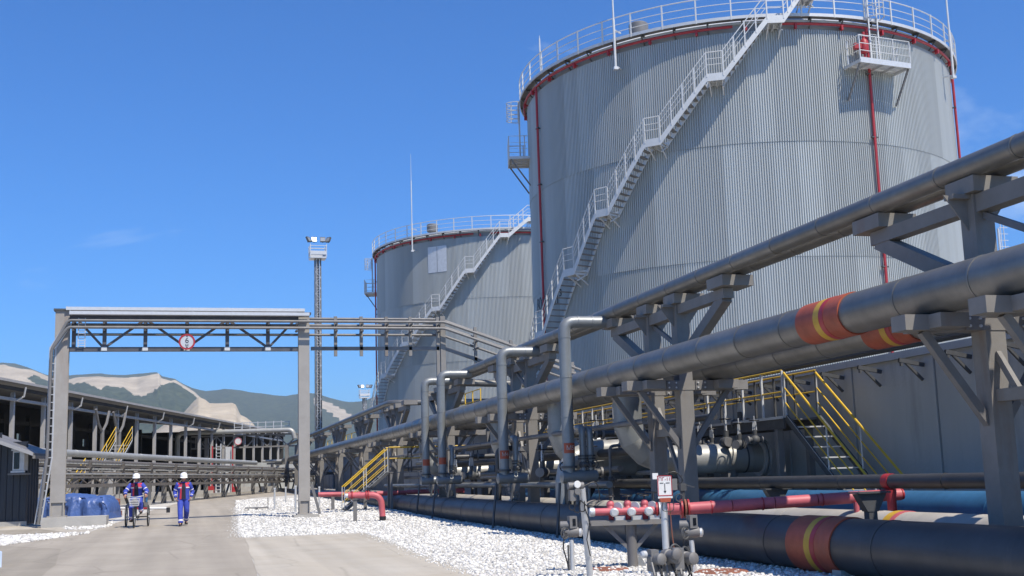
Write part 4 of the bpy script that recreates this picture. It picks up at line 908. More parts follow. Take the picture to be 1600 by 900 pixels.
gm = mesh_of('bar', M().box((0, 0, 0), (1.0, .05, .05)), 'steel_grey', 0)
for k in range(6): inst('bar', gm, tr(3.2, 56.2+.12*k, gz(56)+.1), t)
part('stick', M().cyl((3.72, 56.3, gz(56)), (3.72, 56.3, gz(56)+.55), .02, 6), 'steel_grey', t)

# ------------------------------------------------------------------ portal frame over the road
GYP = 46.4
t = thing('road_portal', 'beige steel portal frame over the road carrying thin pipes and a round sign', 'portal', (0, GYP, .2))
def hcol(x, z0, z1, w, parent):
    c_ = part('column', M().bx(x-w/2, x+w/2, GYP-.16, GYP-.14, z0, z1).bx(x-w/2, x+w/2, GYP+.14, GYP+.16, z0, z1).bx(x-.012, x+.012, GYP-.14, GYP+.14, z0, z1).bx(x-w/2, x-w/2+.012, GYP-.14, GYP+.14, z0, z1), 'portal_beige', parent, 0)
    part('cap_plate', M().bx(x-w/2-.06, x+w/2+.06, GYP-.22, GYP+.22, z1+.003, z1+.08), 'steel_dark', parent, 0)
    b = M().bx(x-w/2-.05, x+w/2+.05, GYP-.22, GYP+.22, z0+.5, z0+.53)
    for xx in (x-w/2+.03, x+w/2-.03): b.bx(xx-.02, xx+.02, GYP-.24, GYP-.17, z0, z0+.5)
    b.bx(x-w/2-.08, x+w/2+.08, GYP-.28, GYP+.28, z0-.02, z0+.03); part('base_shoe', b, 'portal_beige', parent, 0); return c_
hcol(-4.42, .58, 8.08, .5, t); hcol(4.42, .34, 8.0, .42, t)
part('plinth', M().bx(-4.9, -2.7, GYP-.6, GYP+.9, 0.05, .56), 'concrete', t, 0); part('plinth', M().bx(4.0, 4.95, GYP-.45, GYP+.45, 0, .32), 'concrete', t, 0)
part('prop', M().beam((4.7, GYP-.05, 1.45), (5.0, GYP-.1, .33), .1, .1), 'steel_grey', t, 0)
part('bottom_chord', M().beam((-4.17, GYP, 6.66), (4.21, GYP, 6.66), .2, .16), 'steel_truss', t, 0)
part('top_chord', M().beam((-4.17, GYP, 7.86), (4.21, GYP, 7.86), .2, .16), 'steel_truss', t, 0)
nodes = [-4.02, -2.94, -1.48, .03, 1.52, 3.05, 4.12]
for x in nodes[:-1]: part('post', M().beam((x, GYP, 6.745), (x, GYP, 7.775), .14, .14), 'steel_truss', t, 0)
for a, b, f in ((-3.95, -2.94, 1), (-2.94, -1.48, 0), (-1.48, .03, 1), (.03, 1.52, 0), (1.52, 3.05, 1), (3.05, 4.1, 0)):
    z0, z1 = (7.76, 6.76) if f else (6.76, 7.76); part('diagonal', M().beam((a+.06, GYP-.01, z0), (b-.06, GYP-.01, z1), .09, .09), 'steel_truss', t, 0)
for x in nodes[1:-1]: part('gusset', M().bx(x-.1, x+.1, GYP-.115, GYP-.102, 6.6, 6.74), 'galv_white', t, 0)
lad = part('short_ladder', M().bx(-3.86, -3.83, GYP-.3, GYP-.26, 6.7, 7.8).bx(-3.62, -3.59, GYP-.3, GYP-.26, 6.7, 7.8), 'galv', t, 0)
for k in range(12): part('rung', M().bx(-3.83, -3.62, GYP-.29, GYP-.27, 6.76+.09*k, 6.785+.09*k), 'galv', lad, 0)
for x in nodes: part('pipe_bracket', M().bx(x-.04, x+.04, GYP-.52, GYP-.1, 7.30, 7.36).bx(x-.04, x+.04, GYP-.52, GYP-.1, 7.56, 7.62), 'steel_dark', t, 0)
# cable trunking on top and thin pipes along the front; they stay things of their own
t = thing('cable_trunking', 'pale sheet metal cable trunking on top of the portal frame', 'cable tray', (0, GYP, 8))
tm = mesh_of('trunking_section', M().bx(0.005, 1.495, -.28, .02, 0, .02).bx(.005, 1.495, -.28, -.265, .02, .12).bx(.005, 1.495, .005, .02, .02, .12).bx(0, .05, -.29, .03, -.004, .13), 'galv', 0)
for k in range(6): inst('trunking_section', tm, tr(-4.3+1.45*k, GYP, 8.1), t)
for k in range(6): inst('trunking_section', tm, tr(-4.15+1.45*k, GYP-.3, 7.9), t)
def fline(nm, label, z, dy, r, x0=-4.2, end=True, group='thin pipes along the portal frame', drop=True):
    t = thing(nm, label, 'pipe', (0, GYP+dy, z), group=group); y = GYP+dy; s = 0.28 if dy < -.4 else .1
    pts = [(-5.0, y, .35), (-4.78, y, 2.7), (-4.74, y, 6.6), (x0, y, z)] if drop else [(x0, y, z)]
    pts += [(9.95, y, z)] if end else [(4.2, y, z)]
    if end: pts += [(15.6, y, z-1.95)]
    part('run', M().tube(fillet(pts, .12, 3), r, 8), 'steel_grey', t)
    return t
fline('thin_pipe', 'thin grey pipe on the portal frame, upper one on its front', 7.69, -.45, .055)
fline('thin_pipe', 'thin grey pipe on the portal frame, lower one on its front', 7.43, -.47, .055)
fline('thin_pipe', 'thin grey pipe on the portal frame, under the cable trunking', 7.62, .2, .05, drop=False)
fline('thin_pipe', 'thin grey pipe low behind the portal frame girder', 7.25, .25, .05, x0=-4.0, drop=False)
fline('thin_pipe', 'thin grey pipe behind the portal frame, level with the upper front one', 7.9, .3, .05, x0=4.2, drop=False)
t = thing('cable_riser', 'cable ladder running down the left side of the left portal column', 'cable tray', (-4.8, GYP, .4))
path = [V((-4.2, GYP-.2, 7.6)), V((-4.72, GYP-.2, 6.7)), V((-4.74, GYP-.2, 2.7)), V((-5.05, GYP-.2, .34))]
for dx in (-.1, .1): part('side_rail', M().tube([p+V((dx, .05, 0)) for p in path], .03, 6), 'galv', t)
cm = mesh_of('rung', M().box((0, .05, 0), (.2, .03, .03)), 'galv', 0)
for a, b in zip(path, path[1:]):
    n = int((b-a).length/.28)
    for i in range(n): inst('rung', cm, Matrix.Translation(a+(b-a)*(i/n)), t)
for k in range(5): part('cable', M().tube([p+V((-.07+.035*k, .09, 0)) for p in path], .014, 5), 'black_paint', t)
# round height sign
t = thing('height_sign', 'round white height limit sign with red rim hanging from the portal frame', 'sign', (.03, GYP-.6, 6.5))
q = V((.03, GYP-.56, 6.88))
part('disc', M().lathe([(.30, 0), (.30, .012)], q, 40, (0, -1, 0)), 'galv', t)
part('rim', M().lathe([(.235, .013), (.30, .013), (.30, .022), (.235, .022)], q, 40, (0, -1, 0), True), 'red', t)
for s_, z_, sz in (('6', .045, .3), ('м', -.13, .17)):
    k = text_mb(s_, sz, .002); k.v = [tuple(q+V((p[0], -.016-p[2], z_+p[1]))) for p in k.v]; part('lettering', k, 'black_paint', t, 0)
for sg in (1, -1):
    part('arrow', M().prism([q+V((-.045, -.013, sg*.225)), q+V((.045, -.013, sg*.225)), q+V((0, -.013, sg*.175))], (0, -.003, 0)), 'black_paint', t, 0)
part('hanger', M().bx(-.0, .06, GYP-.545, GYP-.1, 6.74, 6.78).bx(0, .06, GYP-.545, GYP-.525, 6.62, 7.2), 'steel_dark', t, 0)
# ------------------------------------------------------------------ pipe bridge from the portal to the tanks
t = thing('pipe_bridge', 'light steel pipe bridge from the portal frame toward the tanks, with upright stubs', 'pipe bridge', (7, GYP, 6.6))
part('lower_beam', M().beam((4.7, GYP, 6.68), (9.8, GYP, 6.68), .12, .14), 'steel_grey', t, 0)
part('sloping_beam', M().beam((10.0, GYP, 6.7), (15.6, GYP, 4.75), .12, .14), 'steel_grey', t, 0)
for x in (5.66, 6.67, 7.67, 8.63, 9.75):
    part('hanger_post', M().bx(x-.06, x+.06, GYP-.06, GYP+.06, 6.38 if x < 9 else 5.2, 7.95), 'steel_beige', t, 0)
    part('pipe_bracket', M().bx(x-.03, x+.03, GYP-.53, GYP+.35, 7.3, 7.35).bx(x-.03, x+.03, GYP-.53, GYP+.35, 7.57, 7.62), 'steel_dark', t, 0)
part('column', M().bx(9.85, 10.05, GYP-.1, GYP+.1, 5.06, 7.98), 'steel_beige', t, 0)
for x in (11.3, 12.8, 14.2, 15.4):
    z = 7.75-(x-10)*.35; part('hanger_post', M().bx(x-.06, x+.06, GYP-.06, GYP+.06, z-1.35, z+.25), 'steel_beige', t, 0)
    part('pipe_bracket', M().bx(x-.03, x+.03, GYP-.53, GYP+.35, z-.66, z-.61).bx(x-.03, x+.03, GYP-.53, GYP+.35, z-.39, z-.34), 'steel_dark', t, 0)
part('end_leg', M().bx(15.35, 15.5, GYP-.08, GYP+.08, .2, 4.7), 'steel_grey', t, 0)

# ------------------------------------------------------------------ floodlight masts
def mast(x, y, zt, w, label, group='floodlight masts', small=False):
    z0 = gz(y); t = thing('floodlight_mast', label, 'light mast', (x, y, z0), group=group)
    h = w/2; b = M()
    for sx in (-1, 1):
        for sy in (-1, 1): b.beam((x+sx*h, y+sy*h, z0), (x+sx*h, y+sy*h, zt-1.6), .09, .09)
    part('corner_posts', b, 'steel_grey', t, 0)
    b = M(); z = z0; i = 0
    st_ = w*1.0
    while z < zt-2.6:
        s1 = 1 if i % 2 else -1
        b.beam((x-s1*h, y-h-.02, z), (x+s1*h, y-h-.02, z+st_), .06, .05); b.beam((x-h-.02, y-s1*h, z), (x-h-.02, y+s1*h, z+st_), .05, .06); b.beam((x+h+.02, y-s1*h, z), (x+h+.02, y+s1*h, z+st_), .05, .06)
        b.beam((x-h, y-h, z+st_), (x+h, y-h, z+st_), .06, .05); z += st_; i += 1
    part('lattice', b, 'galv', t, 0)
    part('core_pole', M().tube([(x, y, z0), (x, y, zt-1.6)], [.2, .13], 10), 'shell', t)
    for k in range(4): part('cable', M().beam((x-.17+.11*k, y-h+.02, z0), (x-.17+.11*k, y-h+.02, zt-1.7), .04, .04), 'steel_dark', t, 0)
    part('ladder', M().bx(x-.3*w, x-.22*w, y-h-.2, y-h-.14, z0, zt-1.6).bx(x+.22*w, x+.3*w, y-h-.2, y-h-.14, z0, zt-1.6), 'galv', t, 0)
    W_ = w*1.45
    pf = part('head_platform', M().bx(x-W_, x+W_, y-W_, y+W_, zt-1.62, zt-1.5), 'galv', t, 0)
    for (x0, y0, x1, y1) in ((-1, -1, 1, -1), (1, -1, 1, 1), (1, 1, -1, 1), (-1, 1, -1, -1)):
        b = M()
        for zz in (.35, .7, 1.05, 1.4): b.beam((x+x0*W_, y+y0*W_, zt-1.5+zz*.75), (x+x1*W_, y+y1*W_, zt-1.5+zz*.75), .05, .05)
        b.beam((x+x0*W_, y+y0*W_, zt-1.5), (x+x0*W_, y+y0*W_, zt-.3), .06, .06); b.beam((x+x0*W_*.95, y+y0*W_*1.02, zt-1.15), (x+x1*W_*.95, y+y1*W_*1.02, zt-1.15), .02, .3); part('guard_rail', b, 'galv', pf, 0)
    for k, (u, rz_) in enumerate(((-1.25, .9), (-.55, .1), (.55, -.1), (1.25, -.9))):
        f = M().box((0, 0, 0), (.95*w, .35*w, .95*w), Matrix.Rotation(-.45, 3, 'X')); f.box((0, .1*w, -.3*w), (.08, .08, .5*w)); f.xf(tr(x+u*W_*.98, y-W_*.9, zt+.25*w, rz_))
        fl = part('floodlight', f, 'steel_dark', t, 0)
        g_ = M().box((0, -.19*w, 0), (.8*w, .02, .8*w), Matrix.Rotation(-.45, 3, 'X')).xf(tr(x+u*W_*.98, y-W_*.9, zt+.25*w, rz_)); part('lamp_glass', g_, 'glass', fl, 0)
    return t
mast(11.9, 110.9, 24.0, .52, 'tall lattice floodlight mast rising behind the right portal column')
mast(26.2, 179.5, 15.6, .5, 'small distant floodlight mast left of the far tank')
t = thing('aerial_mast', 'thin distant lattice mast with short rungs at the far right beyond the tank', 'mast', (60.8, 76.5, 0))
b = M()
for s_ in (-.14, .14): b.beam((60.8+s_, 76.5, 0), (60.8+s_, 76.5, 20.2), .05, .05)
part('rails', b, 'galv', t, 0); rm_ = mesh_of('rung', M().box((0, 0, 0), (.8, .04, .04)), 'galv', 0)
for k in range(40): inst('rung', rm_, tr(60.9, 76.5, .4+.5*k), t)
part('pole', M().cyl((60.45, 76.5, 0), (60.45, 76.5, 19.3), .09, 8), 'galv', t)

# ------------------------------------------------------------------ left yard, turned to the lens heading: c across, d along
LZ = -TH
def cbox(c0, c1, d0, d1, z0, z1):
    return M().prism([cp(c0, d0, z0), cp(c1, d0, z0), cp(c1, d1, z0), cp(c0, d1, z0)], (0, 0, z1-z0))
# open-sided shed
SC_ = -28.; d0, d1 = 36., 142.
t = thing('loading_shed', 'long open-sided shed with a sloping sheet roof on the left', 'shed', cp(SC_, 90, .5), LZ)
rs = 24
for k in range(rs):
    da, db = d0+(d1-d0)*k/rs, d0+(d1-d0)*(k+1)/rs-.02
    part('roof_sheet', M().prism([cp(SC_+.75, da, 7.43), cp(SC_+.75, db, 7.43), cp(SC_-17, db, 9.2), cp(SC_-17, da, 9.2)], (0, 0, .09)), 'roof_sheet', t, 0)
part('fascia', cbox(SC_+.755, SC_+.8, d0, d1, 7.40, 7.54), 'roof_sheet', t, 0)
part('soffit_beam', cbox(SC_+.1, SC_+.25, d0, d1, 6.5, 6.66), 'shed_metal', t, 0)
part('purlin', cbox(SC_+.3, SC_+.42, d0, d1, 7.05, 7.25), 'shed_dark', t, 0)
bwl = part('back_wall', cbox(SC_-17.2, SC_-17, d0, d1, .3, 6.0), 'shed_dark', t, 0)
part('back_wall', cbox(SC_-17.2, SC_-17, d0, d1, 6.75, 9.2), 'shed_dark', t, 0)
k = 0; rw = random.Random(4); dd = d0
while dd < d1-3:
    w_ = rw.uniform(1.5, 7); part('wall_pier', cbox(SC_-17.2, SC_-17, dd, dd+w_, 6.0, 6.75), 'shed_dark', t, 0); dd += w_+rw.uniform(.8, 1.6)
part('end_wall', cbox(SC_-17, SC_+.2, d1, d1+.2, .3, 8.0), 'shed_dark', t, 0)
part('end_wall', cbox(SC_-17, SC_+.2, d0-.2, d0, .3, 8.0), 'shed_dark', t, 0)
part('floor', cbox(SC_-17, SC_+1.2, d0, d1, .3, 1.15), 'concrete', t, 0)
cm = mesh_of('column', M().box((0, 0, 3.2), (.21, .21, 6.5)), 'shed_metal', 0); kk = 0
hm = mesh_of('gutter_bracket', M().tube([(.75, -.1, 7.25), (.62, 0, 6.75), (.2, 0, 6.55)], .06, 5), 'galv', 0)
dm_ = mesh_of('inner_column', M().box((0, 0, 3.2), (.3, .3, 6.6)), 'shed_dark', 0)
for k in range(24):
    d = 39.9+4.35*k; p = cp(SC_, d); inst('column', cm, tr(p.x, p.y, .55, LZ), t)
    if k % 2 == 0: inst('gutter_bracket', hm, tr(p.x, p.y, 0, LZ), t)
    p = cp(SC_-8, d); inst('inner_column', dm_, tr(p.x, p.y, .55, LZ), t)
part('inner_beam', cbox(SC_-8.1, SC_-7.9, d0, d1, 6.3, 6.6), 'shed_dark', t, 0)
for z in (2.4, 3.0, 4.2): part('inner_pipe', M().cyl(cp(SC_-3.2, d0+1, z), cp(SC_-3.2, d1-1, z), .11, 8), 'steel_grey', t)
# Y-shaped posts and the yellow stair in the shed opening
t = thing('y_post_frame', 'pair of Y-shaped grey posts in the opening of the shed', 'post', cp(-26.9, 78, .6), LZ)
for px in (-26.0, -26.0):
    pass
for d in (77.3, 80.6):
    part('y_post', M().tube([cp(-26.9, d, .6), cp(-26.9, d, 5.3)], .14, 8), 'steel_grey', t)
    for s_ in (-1, 1): part('y_arm', M().tube([cp(-26.9, d, 5.2), cp(-26.9, d+s_*.75, 5.75), cp(-26.9, d+s_*1.25, 6.6)], .09, 6), 'steel_grey', t)
def left_stair(label, c, da, db, za, zb_, n, w=.9):
    t = thing('steel_stair', label, 'stair', cp(c, (da+db)/2, min(za, zb_)), LZ, 'steel stairs with yellow handrails')
    stair(t, cp(c, da, za), cp(c, db, zb_), w, n, r0); return t
left_stair('yellow-railed stair in the shed opening under the Y-shaped posts, upper flight', -26.2, 79.5, 76.0, 4.6, 2.4, 9, 1.1)
left_stair('yellow-railed stair on the left under the pipe rack, above the blue tarpaulin', -22.6, 61.0, 58.2, 2.1, .5, 7, 1.1)
# pipe rack of the left yard
CR = -22.; e0, e1 = 48., 128.
t = thing('yard_pipe_rack', 'long low rack of posts and trusses carrying pipes along the left yard', 'pipe rack', cp(CR, 88, .4), LZ)
pm_ = mesh_of('post', M().box((0, 0, 1.0), (.26, .26, 2.2)), 'steel_beige', 0); xm = mesh_of('cross_arm', M().box((0, 0, 0), (1.7, .16, .16)), 'steel_rack', 0)
um = mesh_of('upper_post', M().box((0, 0, 0), (.12, .12, 1.3)), 'steel_rack', 0)
for k in range(17):
    d = e0+1.5+5*k; p = cp(CR, d); g_ = gz(p.y)
    inst('post', pm_, tr(p.x, p.y, g_-.3, LZ), t)
    for z in (2.2, 2.62): inst('cross_arm', xm, tr(p.x, p.y, z, LZ), t)
    for c in (-.75, .75): q = cp(CR+c, d); inst('upper_post', um, tr(q.x, q.y, 2.3, LZ), t)
for c in (-.82, .82):
    for z, nm in ((1.72, 'bottom_chord'), (2.12, 'top_chord')): part(nm, M().beam(cp(CR+c, e0, z), cp(CR+c, e1, z), .1, .09 if z > 2 else .16), 'steel_rack', t, 0)
dg = mesh_of('diagonal', M().beam((0, 0, 1.8), (0, .9, 2.07), .06, .05), 'steel_rack', 0); dg2 = mesh_of('diagonal', M().beam((0, 0, 2.07), (0, .9, 1.8), .06, .05), 'steel_rack', 0)
for k in range(80):
    q = cp(CR+.82, e0+1.0*k); inst('diagonal', dg if k % 2 else dg2, tr(q.x, q.y, 0, LZ), t)
def yard_pipe(label, c, z, r, material, a=e0, b=e1):
    t = thing('yard_pipe', label, 'pipe', cp(c, a, z-r), LZ, 'pipes on the left yard rack')
    n = int((b-a)/5); key = ('y', r, material)
    if key not in SECS: SECS[key] = mesh_of('pipe_section', M().lathe([(r, 0), (r, 4.93), (r*1.06, 4.94), (r*1.06, 4.99), (r, 5.0)], (0, 0, 0), 14, (0, 1, 0)), material)
    for k in range(n): q = cp(c, a+5*k, z); inst('pipe_section', SECS[key], tr(q.x, q.y, q.z, LZ), t)
    return t
yard_pipe('thick pale pipe on top of the left yard rack, nearest the road', CR+.55, 3.27, .17, 'pipe_pale', e0, 98)
yard_pipe('thin pipe on the left yard rack, second from the top', CR+.6, 2.78, .04, 'pipe_pale')
yard_pipe('thin pipe on the left yard rack, third from the top', CR+.7, 2.52, .045, 'pipe_pale')
yard_pipe('thin pipe on the left yard rack, just above its truss', CR+.8, 2.28, .05, 'pipe_pale')
yard_pipe('grey pipe at the back of the left yard rack', CR-.5, 2.9, .16, 'steel_rack')
yard_pipe('lower grey pipe at the back of the left yard rack', CR-.45, 2.35, .12, 'steel_rack')
t = thing('cable_tray', 'ladder-type cable tray under the thick pale pipe on the left yard rack', 'cable tray', cp(CR+.9, 80, 2.6), LZ)
for z in (2.86, 2.66): part('side_rail', M().beam(cp(CR+.95, e0, z), cp(CR+.95, e1, z), .03, .05), 'steel_rack', t, 0); part('side_rail', M().beam(cp(CR+.45, e0, z), cp(CR+.45, e1, z), .03, .05), 'steel_rack', t, 0)
rm_ = mesh_of('rung', M().box((0, 0, 0), (.5, .05, .04)), 'galv', 0)
for k in range(145): q = cp(CR+.7, e0+.5*k, 2.87); inst('rung', rm_, tr(q.x, q.y, q.z, LZ), t)
# low concrete wall and pillars beneath
t = thing('low_wall', 'low pale concrete wall behind the left yard rack', 'concrete wall', cp(-24, 90, .4), LZ)
for k in range(15): part('wall_block', cbox(-24.4, -24.1, 50+5.6*k, 50+5.6*k+5.55, .2, .95), 'concrete', t, 0)
for d, w_, lab in ((62., 1.0, 'thick concrete pillar under the left yard rack, left of the cyclist'), (69.6, .42, 'slim concrete pillar under the left yard rack, right of the cyclist')):
    solo('concrete_pillar', cbox(CR+.3, CR+.3+w_*.55, d, d+.6, .2, 2.05), 'concrete', lab, 'pillar', 'concrete pillars under the left yard rack', 0)
sp_ = mesh_of('strut', M().beam((0, 0, .5), (0, 2.0, 2.1), .12, .12), 'steel_dark', 0)
t = thing('strut_row', 'row of dark raking struts standing under the left yard rack', 'struts', cp(CR, 90, .5), LZ)
for k in range(13): q = cp(CR-.9, 66+4.6*k); o = inst('strut', sp_, tr(q.x, q.y, 0, LZ + (math.pi if k % 2 else 0)), t)
# far pipe portal across the road
t = thing('truss_portal', 'distant truss portal carrying pipes across the road behind the walkers', 'portal', cp(-25.5, 110, .9), LZ)
for z, nm in ((6.05, 'top_chord'), (4.95, 'bottom_chord')): part(nm, M().beam(cp(-30, 110, z), cp(-20.2, 110, z), .16, .14), 'steel_beige', t, 0)
for k in range(10):
    a = -29.6+.94*k; part('diagonal', M().beam(cp(a, 110, 5.0 if k % 2 else 6.0), cp(a+.94, 110, 6.0 if k % 2 else 5.0), .1, .1), 'steel_beige', t, 0)
for k in range(6): part('post', M().beam(cp(-29.6+1.88*k, 110, 4.95), cp(-29.6+1.88*k, 110, 6.05), .1, .1), 'steel_beige', t, 0)
for c in (-29.3, -28.6): part('column', M().bx(-.16, .16, -.16, .16, .6, 5.9).xf(tr(*cp(c, 110), LZ)), 'steel_beige', t, 0)
for c in (-21.2, -20.3): part('column', M().bx(-.16, .16, -.16, .16, .6, 4.9).xf(tr(*cp(c, 110), LZ)), 'steel_beige', t, 0)
b = M()
for h in (.4, .8): b.beam(cp(-27, 114, 6.6+h), cp(-21.7, 114, 6.6+h), .06, .06)
for k in range(8): b.beam(cp(-27+.75*k, 114, 6.2), cp(-27+.75*k, 114, 7.5), .07, .07)
part('walk_rail', b, 'galv', t, 0)
t = thing('portal_pipe', 'grey pipe on top of the distant truss portal, bent down at its left end', 'pipe', cp(-25, 109.8, 6.1), LZ)
part('elbow_pipe', M().tube(fillet([cp(-31.2, 109.6, 3.9), cp(-31.2, 109.6, 6.4), cp(-20.6, 109.6, 6.4), cp(-20.4, 109.6, 5.6)], .6, 5), .22, 12), 'pipe_pale', t)
t = thing('warning_disc', 'tiny pale round sign on the distant truss portal', 'sign', cp(-25.6, 109.5, 5.4), LZ)
part('disc', M().lathe([(.34, 0), (.34, .03)], cp(-25.6, 109.6, 5.5), 20, -f0), 'white_paint', t); part('rim', M().lathe([(.28, .032), (.34, .032), (.34, .045), (.28, .045)], cp(-25.6, 109.6, 5.5), 20, -f0, True), 'red_faded', t)
t = thing('ladder_tower', 'pale square post with a caged red ladder in front of the distant portal', 'ladder', cp(-26.3, 106, .8), LZ)
part('post', M().bx(-.24, .24, -.2, .2, .5, 4.9).xf(tr(*cp(-25.6, 106), LZ)), 'galv_white', t, 0)
for c in (-26.62, -26.22): part('stile', M().beam(cp(c, 105.7, .7), cp(c, 105.7, 5.2), .09, .09), 'galv', t, 0)
for c in (-26.95, -25.15): part('cage_bar', M().beam(cp(c, 105.6, .8), cp(c, 105.6, 5.0), .12, .1), 'red', t, 0)
part('cage_foot', cbox(-27.3, -26.8, 105.5, 105.9, .8, 1.5).join(cbox(-25.1, -24.7, 105.5, 105.9, .8, 1.4)), 'red', t, 0)
rm_ = mesh_of('rung', M().box((0, 0, 0), (.4, .05, .06)), 'galv', 0)
for k in range(15): q = cp(-26.42, 105.65, .9+.29*k); inst('rung', rm_, tr(q.x, q.y, q.z, LZ), t)
# far jumble behind: two more small pipe frames
for k, (c, d, lab) in enumerate(((-22.5, 117, 'small far pipe frame at the end of the road, left one'), (-18.6, 112, 'small far pipe frame at the end of the road, right one'))):
    t = thing('pipe_gantry', lab, 'pipe rack', cp(c, d, .9), LZ, 'small far pipe frames')
    for s_ in (-1.5, 0, 1.5): part('post', M().bx(-.12, .12, -.12, .12, .6, 3.6).xf(tr(*cp(c+s_, d), LZ)), 'steel_beige', t, 0)
    for z in (2.3, 3.5): part('beam', M().beam(cp(c-2, d, z), cp(c+2, d, z), .16, .16), 'steel_beige', t, 0)
    for z in (2.5, 3.75): part('pipe', M().cyl(cp(c-2.4, d-.1, z), cp(c+2.4, d-.1, z), .13, 8), 'pipe_pale', t)
wl = M().join(cbox(-26.4, -21.8, 108.6, 109.0, .6, 1.35)); solo('far_wall', wl, 'concrete', 'low pale concrete wall closing the road in the distance', 'concrete wall', smooth=0)

# ------------------------------------------------------------------ left foreground: hut, tarpaulin, small things
t = thing('metal_hut', 'dark metal hut with a sloping roof and a wall box at the left edge', 'hut', cp(-20, 46, .3), LZ)
rib = M()
for i in range(4):
    a = i*.25; rib.add([(a, 0, 0), (a+.17, 0, 0), (a+.19, -.03, 0), (a+.23, -.03, 0), (a+.25, 0, 0), (a, 0, 1), (a+.17, 0, 1), (a+.19, -.03, 1), (a+.23, -.03, 1), (a+.25, 0, 1)], [(0, 1, 6, 5), (1, 2, 7, 6), (2, 3, 8, 7), (3, 4, 9, 8)])
ribm = mesh_of('wall_sheet', rib, 'hut_metal', 0)
for k in range(4):
    c = -22.44+k; zr = 3.0+(-18.2-(c+1))*.36
    p = cp(c, 45.0); inst('wall_sheet', ribm, tr(p.x, p.y, .35, LZ, (1, 1, zr+.3-.35)), t)
p = cp(-18.44, 45); inst('wall_sheet', ribm, tr(p.x, p.y, .35, LZ+math.pi/2, (1, 1, 2.55)), t)
part('core', M().prism([cp(-22.2, 45.06, .3), cp(-18.5, 45.06, .3), cp(-18.5, 45.06, 3.0), cp(-22.2, 45.06, 4.4)], f0*.95), 'hut_metal', t, 0)
part('roof', M().prism([cp(-22.6, 43.7, 4.64), cp(-17.75, 43.7, 2.82), cp(-17.75, 43.7, 2.9), cp(-22.6, 43.7, 4.72)], f0*2.5), 'steel_grey', t, 0)
part('fascia', M().prism([cp(-22.6, 43.66, 4.63), cp(-17.72, 43.66, 2.80), cp(-17.72, 43.66, 2.93), cp(-22.6, 43.66, 4.76)], f0*.035), 'roof_sheet', t, 0)
part('gutter', cbox(-17.74, -17.66, 43.7, 46.2, 2.7, 2.82), 'steel_beige', t, 0)
part('base_sill', cbox(-22.2, -18.4, 44.88, 45.0, .2, .42), 'concrete', t, 0)
bxx = part('wall_box', cbox(-18.85, -18.42, 44.62, 44.97, 2.3, 3.02), 'galv', t, 0)
part('grille', cbox(-18.80, -18.60, 44.60, 44.617, 2.36, 2.96), 'lens_dark', bxx, 0)
part('box_frame', cbox(-18.90, -18.37, 44.58, 44.62, 2.22, 2.29), 'galv', bxx, 0); part('box_frame', cbox(-18.9, -18.37, 44.58, 44.62, 3.03, 3.09), 'galv', bxx, 0)
part('shelf', cbox(-19.0, -18.3, 44.55, 44.97, 2.14, 2.2), 'steel_grey', bxx, 0)
# tarpaulin over a stack
def tarp(label, c0, c1, d, z0, h, w, seed):
    nu, nv = 70, 30; vs = []; fs = []
    for i in range(nu+1):
        u = i/nu; c = c0+(c1-c0)*u; e = min(1, min(u, 1-u)/.09)**.5
        for j in range(nv+1):
            v = j/nv*math.pi; cy, sz = math.cos(v), math.sin(v)
            y = -math.copysign(abs(cy)**.45, cy)*w/2; z = abs(sz)**.38*h*(.86+.1*mnoise.noise(V((u*3+seed, 1, 2))))*(.35+.65*e)
            fold = .07*mnoise.noise(V((u*9+seed, z*1.4, v*.8)))+.12*(z < h*.75)*abs(mnoise.noise(V((u*21, z*2.6+seed, v*2))))+.05*mnoise.noise(V((u*45, z*5, v*4)))
            k = 1-.25*(1-e); fl = .18*(1-z/h)*(1+.4*math.sin(u*31+seed))
            vs.append(cp(c+fold*.6, d+y*k+math.copysign(fl, y)+fold*1.2, z0+max(0, z+fold*.5*(z > .1)))) 
    for i in range(nu):
        for j in range(nv): a = i*(nv+1)+j; fs.append((a, a+1, a+nv+2, a+nv+1))
    for i in (0, nu): fs.append(tuple(i*(nv+1)+j for j in range(nv+1)))
    return solo('tarp_bundle', M().add(vs, fs), 'tarp', label, 'tarpaulin', smooth=60)
tarp('blue tarpaulin draped over a long stack behind the left portal column', -20.4, -16.85, 50.2, .28, 1.2, 1.5, 3)
solo('oil_drum', M().lathe([(.16, 0), (.175, .02), (.17, .17), (.18, .19), (.17, .2), (.17, .36), (.18, .38), (.17, .4), (.17, .52), (.15, .53), (.02, .52)], cp(-17.62, 52.6, gz(53)+.25), 20).box(cp(-17.62, 52.6, gz(53)+.12), (.5, .5, .26)), 'rust', 'small rusty orange drum on a block right of the blue tarpaulin', 'drum')
t = thing('barrier_boom', 'white road barrier boom with a red stripe behind the cyclist', 'barrier', cp(-18.2, 53, .3), LZ)
part('post', cbox(-18.5, -18.2, 53.1, 53.4, .2, 1.15), 'galv_white', t, 0)
for a, b, mm in ((-18.35, -16.9, 'white_paint'), (-16.9, -16.35, 'red'), (-16.35, -15.5, 'white_paint')): part('boom_section', M().cyl(cp(a, 53, .68-.03*(a+18.3)), cp(b, 53, .68-.03*(b+18.3)), .055, 10), mm, t)
part('end_weight', M().box(cp(-15.45, 53, .52), (.16, .1, .22)), 'black_paint', t, 0)
solo('kerb_block', M().box((-3.78, 26.0, .16), (.5, .5, .38), Matrix.Rotation(.3, 3, 'Z')).box((-3.78, 26.0, .37), (.4, .4, .06), Matrix.Rotation(.3, 3, 'Z')), 'block_blue', 'pale blue block at the very bottom left corner of the road', 'block', smooth=0)

